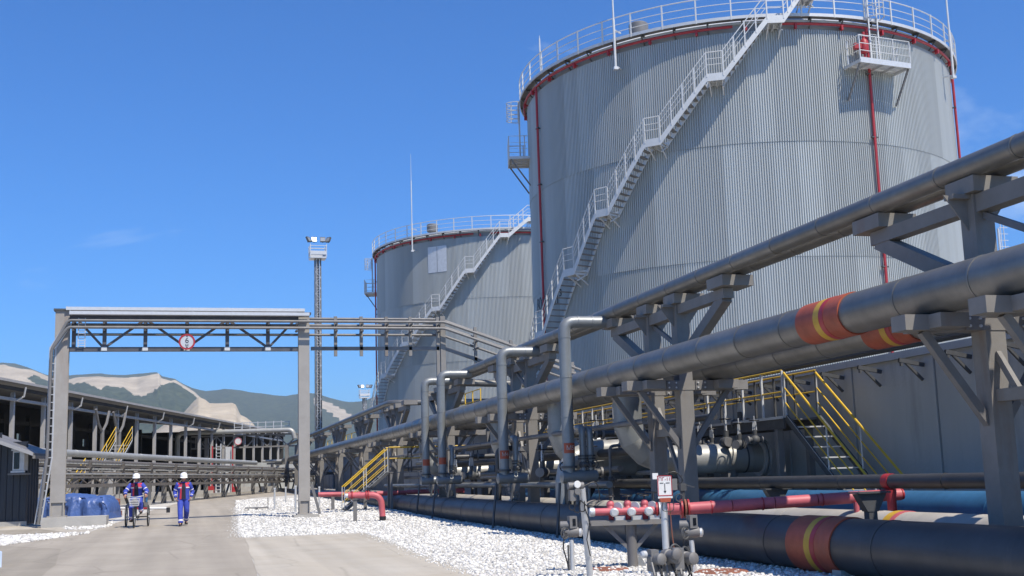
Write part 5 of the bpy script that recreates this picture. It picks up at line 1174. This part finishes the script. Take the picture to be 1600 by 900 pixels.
# ------------------------------------------------------------------ people
def loft(mb, rings, n=16):
    """rings: (centre, rx, ry) stacked; closed ends"""
    vs = []; N = len(rings)
    for c, rx, ry in rings:
        for j in range(n): a = 2*math.pi*j/n; vs.append(V(c)+V((math.cos(a)*rx, math.sin(a)*ry, 0)))
    fs = [(i*n+j, i*n+(j+1) % n, (i+1)*n+(j+1) % n, (i+1)*n+j) for i in range(N-1) for j in range(n)] + [tuple(range(n)), tuple((N-1)*n+j for j in range(n))]
    return mb.add(vs, fs)
def skin_body(J, E_, root, sub=1):
    names = list(J); me = bpy.data.meshes.new('body'); me.from_pydata([J[k][0] for k in names], [(names.index(a), names.index(b)) for a, b in E_], [])
    o = bpy.data.objects.new('body', me); COL.objects.link(o); md = o.modifiers.new('s', 'SKIN'); md.use_smooth_shade = True
    for i, k in enumerate(names):
        r = J[k][1]; me.skin_vertices[0].data[i].radius = (r, r); me.skin_vertices[0].data[i].use_root = (k == root)
    o.modifiers.new('d', 'SUBSURF').levels = sub; o.modifiers['d'].render_levels = sub
    bpy.context.view_layer.update(); e = o.evaluated_get(bpy.context.evaluated_depsgraph_get()); m2 = bpy.data.meshes.new_from_object(e)
    k = M(); k.add([v.co.copy() for v in m2.vertices], [tuple(p.vertices) for p in m2.polygons])
    COL.objects.unlink(o); bpy.data.objects.remove(o); bpy.data.meshes.remove(m2); return k
def hand(mb, wrist, d, palm_n, side, curl):
    """palm, four jointed fingers and a thumb; d = forearm direction, palm_n = palm normal"""
    d = V(d).normalized(); pn = V(palm_n); pn = (pn-d*pn.dot(d)).normalized(); s = d.cross(pn)*side; w = V(wrist)
    rows = [(w, .024, .02), (w+d*.04, .036, .017), (w+d*.085, .04, .014)]; vs = []
    for c, a, b in rows:
        for j in range(10): q = 2*math.pi*j/10; vs.append(c+s*math.cos(q)*a+pn*math.sin(q)*b)
    mb.add(vs, [(i*10+j, i*10+(j+1) % 10, i*10+10+(j+1) % 10, i*10+10+j) for i in range(2) for j in range(10)]+[tuple(range(10)), tuple(range(20, 30))])
    for k, (o_, L3) in enumerate(((-.029, .062), (-.01, .076), (.01, .082), (.029, .072))):
        p = w+d*.082+s*o_; a = .25*curl; pts = [p]; dd = d.copy()
        for f in (.45, .32, .23):
            dd = (dd*math.cos(curl*.75)+pn*math.sin(curl*.75)).normalized(); pts.append(pts[-1]+dd*L3*f)
        mb.tube(pts, [.0095, .009, .008, .006], 6)
    mb.tube([w+d*.03+s*.03, w+d*.055+s*.056+pn*.012, w+d*.085+s*.06+pn*.026, w+d*.105+s*.05+pn*.04], [.013, .011, .0095, .007], 6)
def head(mb, c, look=0.):
    """skull with jaw, nose, lips, ears; faces -y"""
    rot = Matrix.Rotation(look, 3, 'X'); n, k = 20, 14; vs = []; c = V(c)
    for i in range(k+1):
        a = math.pi*i/k; z = math.cos(a); r = math.sin(a)
        for j in range(n):
            b = 2*math.pi*j/n; x = r*math.cos(b)*.076; y = r*math.sin(b)*.096; zz = z*.118
            if zz < 0: x *= 1-.35*(-zz/.118)**1.3; y = y*(1-.15*(-zz/.118)) - (.012*(-zz/.118) if y < 0 else -.0)
            front = max(0, -math.sin(b)); y -= .026*math.exp(-((zz+.012)/.022)**2-(x/.014)**2)*front + .007*math.exp(-((zz+.052)/.011)**2-(x/.026)**2)*front
            y += .010*front*math.exp(-((zz-.014)/.014)**2-((abs(x)-.032)/.016)**2)
            vs.append(c+rot @ V((x, y, zz)))
    mb.add(vs, [(i*n+j, i*n+(j+1) % n, (i+1)*n+(j+1) % n, (i+1)*n+j) for i in range(k) for j in range(n)])
    for s_ in (-1, 1): mb.ball(c+rot @ V((s_*.078, .012, -.005)), .03, 8, 6, (.35, .6, 1))
    return rot
def person(label, loc, rz, pose, glasses=False):
    t = thing('person', label, 'person', loc, rz)
    T = tr(*loc, rz); J = pose['J']; S = lambda k: V(J[k])
    # continuous body
    rad = dict(pelvis=.13, waist=.12, chest=.135, neck=.055, head=.06, shL=.07, shR=.07, elL=.043, elR=.043, wrL=.028, wrR=.028, hipL=.09, hipR=.09, knL=.058, knR=.058, anL=.04, anR=.04, toL=.035, toR=.035)
    E_ = [('pelvis', 'waist'), ('waist', 'chest'), ('chest', 'neck'), ('neck', 'head')]
    for s_ in 'LR': E_ += [('chest', 'sh'+s_), ('sh'+s_, 'el'+s_), ('el'+s_, 'wr'+s_), ('pelvis', 'hip'+s_), ('hip'+s_, 'kn'+s_), ('kn'+s_, 'an'+s_), ('an'+s_, 'to'+s_)]
    b = skin_body({k: (J[k], rad[k]) for k in rad}, E_, 'pelvis')
    hc = S('head')+V((0, -.01, .06)); rot = head(b, hc, pose.get('look', 0))
    for s_, sg in (('L', 1), ('R', -1)): hand(b, S('wr'+s_), pose['hd'+s_], pose['hn'+s_], sg, pose['curl'])
    part('body', b.xf(T), 'skin', t, 60)
    # eyes / brows / glasses / lips
    f = M()
    for s_ in (-1, 1): f.ball(hc+rot @ V((s_*.03, -.083, .012)), .011, 8, 6)
    part('eyes', f.xf(T), 'black_paint', t)
    part('lips', M().ball(hc+rot @ V((0, -.094, -.052)), .02, 8, 6, (1, .4, .35)).xf(T), 'red_faded', t)
    if glasses:
        f = M()
        for s_ in (-1, 1): f.ball(hc+rot @ V((s_*.033, -.093, .012)), .03, 10, 6, (1, .3, .75)); f.beam(hc+rot @ V((s_*.06, -.08, .015)), hc+rot @ V((s_*.078, .01, .015)), .006, .008)
        part('sunglasses', f.xf(T), 'lens_dark', t)
    part('hair', M().lathe([(.086, -.06), (.09, 0), (.088, .03)], hc+V((0, .018, -.0)), 14).xf(T), 'boots', t)
    # helmet
    h = M().lathe([(.125, .03), (.128, .045), (.118, .10), (.095, .145), (.05, .17), (.01, .176)], (0, 0, 0), 22); h.v = [tuple(V((p[0], p[1]*1.16, p[2]))) for p in h.v]
    pk = M(); n = 10; vs = []
    for i in range(n+1):
        a = math.pi*(1.18+.64*i/n); vs += [V((math.cos(a)*.125, math.sin(a)*.145, .04)), V((math.cos(a)*.15, math.sin(a)*.145-.055*max(0, -math.sin(a)), .025))]
    for p in list(vs): vs.append(p+V((0, 0, -.006)))
    q = 2*(n+1); h.add(vs, [(2*i, 2*i+2, 2*i+3, 2*i+1) for i in range(n)]+[(q+2*i, q+2*i+1, q+2*i+3, q+2*i+2) for i in range(n)]+[(2*i+1, 2*i+3, q+2*i+3, q+2*i+1) for i in range(n)])
    for k in (-1, 0, 1): h.beam((k*.035, -.09, .14), (k*.035, .1, .145), .014, .03)
    h.v = [tuple(hc+rot @ V(p)+V((0, 0, .012))) for p in h.v]; part('helmet', h.xf(T), 'helmet', t, 40)
    # jacket: torso shell plus sleeves
    pv, wa, ch, nk = S('pelvis'), S('waist'), S('chest'), S('neck')
    j = M(); hem = pv+V((0, 0, -.06)) if not pose.get('sit') else pv+V((0, 0, .03))
    mid = (wa+ch)/2; up = ch+(nk-ch)*.45
    loft(j, [(hem, .205, .15), (hem+(wa-hem)*.5, .20, .145), (wa, .19, .138), (mid, .20, .142), (ch, .218, .138), (up, .2, .118), (up+(nk-up)*.55, .13, .09), (nk+V((0, 0, .0)), .075, .075)], 20)
    sl = {}
    for s_ in 'LR':
        a, e, w = S('sh'+s_), S('el'+s_), S('wr'+s_); c0 = ch+(a-ch)*.62
        w2 = e+(w-e)*.93
        j.tube([c0, a, a+(e-a)*.3, a+(e-a)*.75, e, e+(w-e)*.3, e+(w-e)*.7, w2], [.085, .088, .082, .072, .07, .064, .056, .05], 12); sl[s_] = (a, e, w2)
    part('jacket', j.xf(T), 'work_blue', t, 50)
    # front opening shows the dark shirt; red yoke and front strip; reflective bands
    def patch(x0, x1, za, zb_, off, taper=0.):
        m_ = M(); rows = []
        for i in range(7):
            f_ = i/6; z_ = za+(zb_-za)*f_
            if z_ > ch.z: k_ = min(1, (z_-ch.z)/max(.01, nk.z-ch.z)); rx, ry, cy = .218+(.10-.218)*k_, .138+(.08-.138)*k_, ch.y+(nk.y-ch.y)*k_
            elif z_ > wa.z: k_ = (z_-wa.z)/(ch.z-wa.z); rx, ry, cy = .19+.028*k_, .14, wa.y+(ch.y-wa.y)*k_
            else: k_ = (z_-hem.z)/max(.01, wa.z-hem.z); rx, ry, cy = .205-.015*k_, .15-.012*k_, hem.y+(wa.y-hem.y)*k_
            xs_ = [x0*(1-taper*f_)+(x1-x0)*(1-taper*f_)*q_/4 for q_ in range(5)]
            rows.append([V((x_+pv.x, cy-math.sqrt(max(.02, 1-(x_/rx)**2))*ry-off, z_)) for x_ in xs_])
        m_.add([p for r_ in rows for p in r_], [(i*5+k, i*5+k+1, i*5+k+6, i*5+k+5) for i in range(6) for k in range(4)]); return m_
    top = nk.z-.03
    part('shirt', patch(-.075, .075, hem.z+.02, top, .012, .35).xf(T), 'shirt', t, 60)
    part('red_front', patch(-.135, -.075, hem.z+.01, ch.z+.12, .016, .2).xf(T), 'work_red', t, 60)
    for sg in (-1, 1): part('red_yoke', patch(min(sg*.07, sg*.185), max(sg*.07, sg*.185), ch.z+.0, nk.z-.03, .018, .35).xf(T), 'work_red', t, 60)
    yk = M()
    for s_ in 'LR':
        a = sl[s_][0]; yk.ball(ch+(a-ch)*.72+V((0, 0, .045)), .09, 10, 6, (1.05, 1.1, .62))
    part('red_shoulder', yk.xf(T), 'work_red', t, 60)
    for sg in (-1, 1): part('reflective_band', patch(min(sg*.075, sg*.195), max(sg*.075, sg*.195), ch.z-.045, ch.z-.0, .021).xf(T), 'reflective', t, 60)
    for s_ in 'LR':
        a, e, w2 = sl[s_]; r_ = M(); part('reflective_band', r_.tube([a+(e-a)*.58, a+(e-a)*.68], [.0795, .078], 12).xf(T), 'reflective', t); part('reflective_band', M().tube([e+(w2-e)*.62, e+(w2-e)*.72], [.0615, .0595], 12).xf(T), 'reflective', t)
    # trousers, cuffs, boots
    tr_ = M(); loft(tr_, [(pv+V((0, 0, -.09)), .16, .125), (pv, .175, .135), (pv+V((0, 0, .1)), .17, .13)], 18)
    for s_ in 'LR':
        h_, k_, a_, o_ = S('hip'+s_), S('kn'+s_), S('an'+s_), S('to'+s_)
        tr_.tube([h_+(pv-h_)*.35+V((0, 0, .04)), h_, h_+(k_-h_)*.35, h_+(k_-h_)*.75, k_, k_+(a_-k_)*.35, k_+(a_-k_)*.75, k_+(a_-k_)*.98], [.11, .118, .108, .092, .088, .085, .08, .084], 12)
        r_ = M().tube([k_+(a_-k_)*.7, k_+(a_-k_)*.84], [.0865, .088], 12); part('reflective_band', r_.xf(T), 'reflective', t)
        d_ = (o_-a_); d_.z = 0; d_.normalize(); bo = M(); A = V((a_.x, a_.y, o_.z-.035))
        sx = V((d_.y, -d_.x, 0)); vs = []; secs = ((-.09, .035, .09), (-.03, .045, .13), (.05, .047, .10), (.13, .05, .065), (.185, .035, .045))
        for y_, hw, hh in secs:
            for (u, v_) in ((-1, 0), (1, 0), (1, .6), (.55, 1), (-.55, 1), (-1, .6)): vs.append(A+d_*y_+sx*u*hw+Z*v_*hh)
        bo.add(vs, [(i*6+k, i*6+(k+1) % 6, i*6+6+(k+1) % 6, i*6+6+k) for i in range(4) for k in range(6)]+[tuple(range(6)), tuple(range(24, 30))]); bo.cyl(a_+V((0, 0, -.05)), a_+V((0, 0, .05)), .055, 10); part('boot', bo.xf(T), 'boots', t)
    part('trousers', tr_.xf(T), 'work_blue', t, 50)
    return t
# the walker: striding toward the road's near end, arms bent, hands by the hips
Jw = dict(pelvis=(0, 0, .96), waist=(0, -.01, 1.1), chest=(0, -.02, 1.33), neck=(0, -.02, 1.5), head=(0, -.05, 1.58),
          shL=(.20, -.01, 1.40), shR=(-.20, -.01, 1.40), elL=(.30, .07, 1.15), elR=(-.29, .05, 1.15), wrL=(.25, -.06, .97), wrR=(-.26, -.10, .96),
          hipL=(.095, 0, .90), hipR=(-.095, 0, .90), knL=(.11, -.04, .50), knR=(-.11, -.20, .50), anL=(.10, .30, .20), anR=(-.09, -.30, .095), toL=(.11, .18, .07), toR=(-.11, -.46, .05))
person('person in blue workwear with red shoulders and white helmet, walking', (-.02, 43.4, gz(43.4)+.004), .02,
       dict(J=Jw, hdL=(-.35, -.35, -.85), hnL=(-1, 0, 0), hdR=(.3, -.4, -.85), hnR=(1, 0, 0), curl=.6, look=.22))
# the tricycle
X0, Y0 = -1.6, 43.6; g_ = gz(43.5)+.004; TT = tr(X0, Y0, g_, -.05)
t = thing('tricycle', 'dark cargo tricycle with a wire basket on the handlebar', 'tricycle', (X0, Y0, g_), -.05)
def wheel(x, y, r, nm='wheel'):
    w = M().lathe([(r-.04, -.012), (r-.025, -.014), (r-.025, .014), (r-.04, .012)], (x, y, r), 36, (1, 0, 0), True); w.cyl((x-.05, y, r), (x+.05, y, r), .025, 10)
    for k in range(18): a = k*math.pi/9; w.cyl((x+(.03 if k % 2 else -.03), y, r), (x, y+math.cos(a)*(r-.035), r+math.sin(a)*(r-.035)), .003, 4)
    o = part(nm, w.xf(TT), 'galv', t); part('tyre', M().ring((x, y, r), r-.024, .024, (1, 0, 0), 40, 8).xf(TT), 'rubber', o); return o
wheel(0, -.62, .345, 'front_wheel'); wheel(-.37, .55, .345, 'rear_wheel'); wheel(.37, .55, .345, 'rear_wheel')
fr = M(); fr.tube([(0, .5, .36), (0, .1, .32), (0, -.25, .42), (0, -.43, .80)], .022, 8); fr.tube([(0, .12, .32), (0, .22, .92)], .02, 8); fr.tube([(-.37, .55, .345), (.37, .55, .345)], .02, 8); fr.tube([(0, -.4, .72), (0, .18, .6)], .018, 8)
part('frame', fr.xf(TT), 'steel_dark', t)
fk = M()
for s_ in (-1, 1): fk.tube([(s_*.05, -.62, .345), (s_*.055, -.54, .72), (0, -.46, .76)], .013, 6)
fk.tube([(0, -.47, .72), (0, -.40, 1.02)], .018, 8); part('fork', fk.xf(TT), 'steel_grey', t)
part('handlebar', M().tube(fillet([(-.36, -.22, 1.07), (-.2, -.36, 1.06), (0, -.40, 1.02), (.2, -.36, 1.06), (.36, -.22, 1.07)], .07, 3), .013, 8).xf(TT), 'galv', t)
for s_ in (-1, 1): part('grip', M().tube([(s_*.36, -.22, 1.07), (s_*.27, -.29, 1.067)], .02, 8).xf(TT), 'rubber', t)
bk = M(); 
for z_, e in ((.74, 0), (.82, .015), (.9, .03), (.99, .045)):
    x_, ya, yb = .13+e, -.8-e, -.5; bk.tube([(-x_, ya, z_), (x_, ya, z_), (x_, yb, z_), (-x_, yb, z_), (-x_, ya, z_)], .007, 5)
for k in range(13): u = -.13+.26*k/12; bk.cyl((u, -.8, .74), (u*1.34, -.845, .99), .006, 4)
for k in range(9):
    for s_ in (-1, 1): y_ = -.8+.3*k/8; bk.cyl((s_*.13, y_, .74), (s_*.175, y_, .99), .006, 4)
bk.bx(-.13, .13, -.8, -.5, .735, .745); ob = part('basket', bk.xf(TT), 'galv', t)
part('bag', M().ball((0, -.65, .87), .13, 12, 8, (1, .95, .9)).xf(TT), 'steel_beige', ob)
part('saddle', M().ball((0, .24, .96), .12, 12, 8, (1, 1.2, .4)).xf(TT), 'rubber', t)
part('cargo_deck', M().bx(-.33, .33, .3, .95, .66, .69).bx(-.33, .33, .28, .3, .69, .84).bx(-.33, .33, .95, .97, .69, .84).xf(TT), 'steel_grey', t, 0)
part('pedals', M().tube([(-.18, .14, .18), (-.1, .12, .2), (-.1, .06, .32), (.1, .06, .32), (.1, 0, .44), (.18, 0, .46)], .014, 6).ring((.06, .06, .32), .09, .01, (1, 0, 0), 20, 5).xf(TT), 'steel_dark', t)
for s_ in (-1, 1): part('mudguard', M().tube([(s_*.37, .55+math.cos(a)*.39, .345+math.sin(a)*.39) for a in np.linspace(.3, 2.8, 10)], .022, 6).xf(TT), 'steel_dark', t)
part('bottle', M().lathe([(.03, 0), (.035, .02), (.035, .16), (.015, .2), (.015, .22)], (.36, -.2, .84), 10).xf(TT), 'blue_pipe', t)
Jc = dict(pelvis=(0, .22, 1.03), waist=(0, .16, 1.16), chest=(0, .05, 1.37), neck=(0, .0, 1.53), head=(0, -.05, 1.60),
          shL=(.20, .05, 1.43), shR=(-.20, .05, 1.43), elL=(.36, -.06, 1.22), elR=(-.36, -.06, 1.22), wrL=(.33, -.2, 1.12), wrR=(-.33, -.2, 1.12),
          hipL=(.1, .2, 1.0), hipR=(-.1, .2, 1.0), knL=(.15, -.14, .80), knR=(-.14, -.10, .66), anL=(.17, -.02, .55), anR=(-.16, .13, .29), toL=(.18, -.16, .50), toR=(-.17, 0, .225))
person('person in blue workwear, white helmet and sunglasses, riding the tricycle', (X0, Y0, g_), -.05,
       dict(J=Jc, sit=True, hdL=(.02, -.5, -.3), hnL=(0, -.4, -1), hdR=(-.02, -.5, -.3), hnR=(0, -.4, -1), curl=.95, look=.1), True)

# ------------------------------------------------------------------ hills
def interp(kn, x): return float(np.interp(x, [k[0] for k in kn], [k[1] for k in kn]))
def inside(poly, x, y):
    r = False; n = len(poly)
    for i in range(n):
        (x1, y1), (x2, y2) = poly[i], poly[i-1]
        if (y1 > y) != (y2 > y) and x < (x2-x1)*(y-y1)/(y2-y1)+x1: r = not r
    return r
def hill_mat():
    m = bpy.data.materials.new('hillside'); m.use_nodes = True; n = m.node_tree.nodes; lk = m.node_tree.links.new; b = n['Principled BSDF']; b.inputs['Roughness'].default_value = .95; b.inputs['Specular IOR Level'].default_value = .1
    at = n.new('ShaderNodeAttribute'); at.attribute_name = 'rock'; t_ = n.new('ShaderNodeTexCoord')
    z1 = n.new('ShaderNodeTexNoise'); z1.inputs['Scale'].default_value = .013; z1.inputs['Detail'].default_value = 8; z1.inputs['Roughness'].default_value = .7
    z2 = n.new('ShaderNodeTexNoise'); z2.inputs['Scale'].default_value = .05; z2.inputs['Detail'].default_value = 6
    lk(t_.outputs['Object'], z1.inputs['Vector']); lk(t_.outputs['Object'], z2.inputs['Vector'])
    fo = n.new('ShaderNodeValToRGB'); fo.color_ramp.elements[0].position = .35; fo.color_ramp.elements[0].color = (.03, .042, .024, 1); fo.color_ramp.elements[1].position = .7; fo.color_ramp.elements[1].color = (.075, .09, .05, 1)
    ro = n.new('ShaderNodeValToRGB'); ro.color_ramp.elements[0].position = .3; ro.color_ramp.elements[0].color = (.31, .26, .19, 1); ro.color_ramp.elements[1].position = .65; ro.color_ramp.elements[1].color = (.49, .42, .315, 1)
    lk(z2.outputs['Fac'], fo.inputs['Fac']); lk(z1.outputs['Fac'], ro.inputs['Fac'])
    ad = n.new('ShaderNodeMath'); ad.operation = 'ADD'; sb = n.new('ShaderNodeMath'); sb.operation = 'MULTIPLY_ADD'; sb.inputs[1].default_value = .9; sb.inputs[2].default_value = -.45
    lk(z1.outputs['Fac'], sb.inputs[0]); lk(at.outputs['Fac'], ad.inputs[0]); lk(sb.outputs[0], ad.inputs[1])
    st = n.new('ShaderNodeValToRGB'); st.color_ramp.elements[0].position = .42; st.color_ramp.elements[1].position = .58; lk(ad.outputs[0], st.inputs['Fac'])
    mx_ = n.new('ShaderNodeMixRGB'); lk(st.outputs['Color'], mx_.inputs['Fac']); lk(fo.outputs['Color'], mx_.inputs['Color1']); lk(ro.outputs['Color'], mx_.inputs['Color2']); lk(mx_.outputs['Color'], b.inputs['Base Color'])
    MATS['hillside'] = m
hill_mat()
def hill(name, sky_, base, x0, x1, da, db, rockf, nx=150, nv=26, rough=1., power=.8, steps=0):
    """a slope rising from distance da to a crest at db whose crest heights follow the surveyed skyline"""
    vs = []; fs = []; rk = []
    for i in range(nx+1):
        px = x0+(x1-x0)*i/nx; c = (px-800)/1850; ys = interp(sky_, px); yh = 745-.031*(px-800)
        for j in range(nv+4):
            f_ = min(1, j/nv); d = da+(db-da)*f_ + max(0, j-nv)*db*.04
            if steps: f_ = f_ - .8*math.sin(f_*steps*2*math.pi)/(steps*2*math.pi)
            pyy = base+(ys-base)*f_**power
            nz_ = (mnoise.noise(V((c*26, f_*2.2, da*.001)))+.5*mnoise.noise(V((c*70, f_*6, 2.))))*rough*min(1, 4*f_*(1-f_)+.06)
            d2 = d*(1+.05*nz_); zz = 1.5+(yh-pyy)/1850*d + nz_*d*.0035 - max(0, j-nv)*d*.02
            if j >= nv: zz -= mnoise.noise(V((c*120, 1, 7)))*d*.0006*rough
            vs.append(tuple(r0*c*d2+f0*d2+Z*zz)); wx = 9*mnoise.noise(V((px*.045, pyy*.09, 3)))+4*mnoise.noise(V((px*.14, pyy*.25, 8))); rk.append(1. if rockf(px+wx, pyy+wx*.6) else 0.)
    k = nv+4
    me_ = M().add(vs, [(i*k+j, (i+1)*k+j, (i+1)*k+j+1, i*k+j+1) for i in range(nx) for j in range(k-1)])
    o = part(name, me_, 'hillside', None, 180); o['kind'] = 'structure'
    at = o.data.attributes.new('rock', 'FLOAT', 'POINT'); at.data.foreach_set('value', rk); return o
far_sky = [(-400, 592), (-150, 580), (0, 568), (18, 570), (40, 577), (70, 589), (110, 588), (150, 585), (175, 588), (200, 587), (230, 584), (243, 583), (248, 590), (268, 594), (280, 601), (300, 610), (320, 613), (345, 610), (362, 610), (380, 614), (405, 617), (440, 621), (470, 616), (490, 617), (515, 625), (540, 630), (562, 629), (580, 622), (640, 612), (800, 600), (1000, 610), (1300, 590), (1700, 600), (2200, 580)]
hill('far_hills', far_sky, 720, -420, 2100, 3400, 5400, lambda x, y: 486 < x < 540 and 626+(x-500)*.45 < y < 634+(x-490)*.7, nx=260)
quarry_sky = [(-400, 590), (-150, 585), (0, 571), (20, 577), (45, 580), (60, 586), (75, 592), (95, 596), (120, 591), (150, 590), (180, 592), (210, 591), (243, 585), (247, 593), (262, 597), (268, 595.5), (285, 605), (300, 615), (312, 626), (322, 634), (335, 650), (350, 665), (380, 690)]
forest = [(103, 602), (130, 602), (150, 609), (170, 604), (188, 606), (203, 620), (216, 622), (230, 612), (250, 604), (266, 599), (282, 608), (298, 619), (310, 630), (330, 660), (330, 760), (-20, 760), (-20, 640), (40, 622), (75, 616), (60, 607), (36, 592), (48, 588), (75, 600), (100, 612)]
hill('quarry_hill', quarry_sky, 705, -420, 380, 2600, 3700, lambda x, y: not inside(forest, x, y), nx=420, nv=70)
near_sky = [(215, 692), (252, 666), (282, 647), (299, 628), (306, 622), (316, 626), (323, 632), (345, 632), (358, 631), (364, 634), (371, 650), (380, 654), (388, 660), (397, 671), (405, 690)]
hill('quarry_terrace', near_sky, 700, 215, 420, 1500, 1900, lambda x, y: True, nx=120, nv=48, rough=.4, steps=7)

# ------------------------------------------------------------------ the air: thin even haze over the plant and the hills
hz_ = M().box((0, 4250, 318), (19000, 10500, 646)); hzo = bpy.data.objects.new('haze', mesh_of('haze', hz_, 'white_paint', 0)); COL.objects.link(hzo); hzo['kind'] = 'stuff'; hzo['label'] = 'thin bluish haze in the air over the whole plant and the hills'
hm_ = bpy.data.materials.new('haze'); hm_.use_nodes = True; hm_.node_tree.nodes.clear()
pv_ = hm_.node_tree.nodes.new('ShaderNodeVolumePrincipled'); ov_ = hm_.node_tree.nodes.new('ShaderNodeOutputMaterial')
pv_.inputs['Color'].default_value = (.72, .87, 1, 1); pv_.inputs['Density'].default_value = .00009; pv_.inputs['Anisotropy'].default_value = .1
hm_.node_tree.links.new(pv_.outputs['Volume'], ov_.inputs['Volume']); hzo.data.materials.clear(); hzo.data.materials.append(hm_)
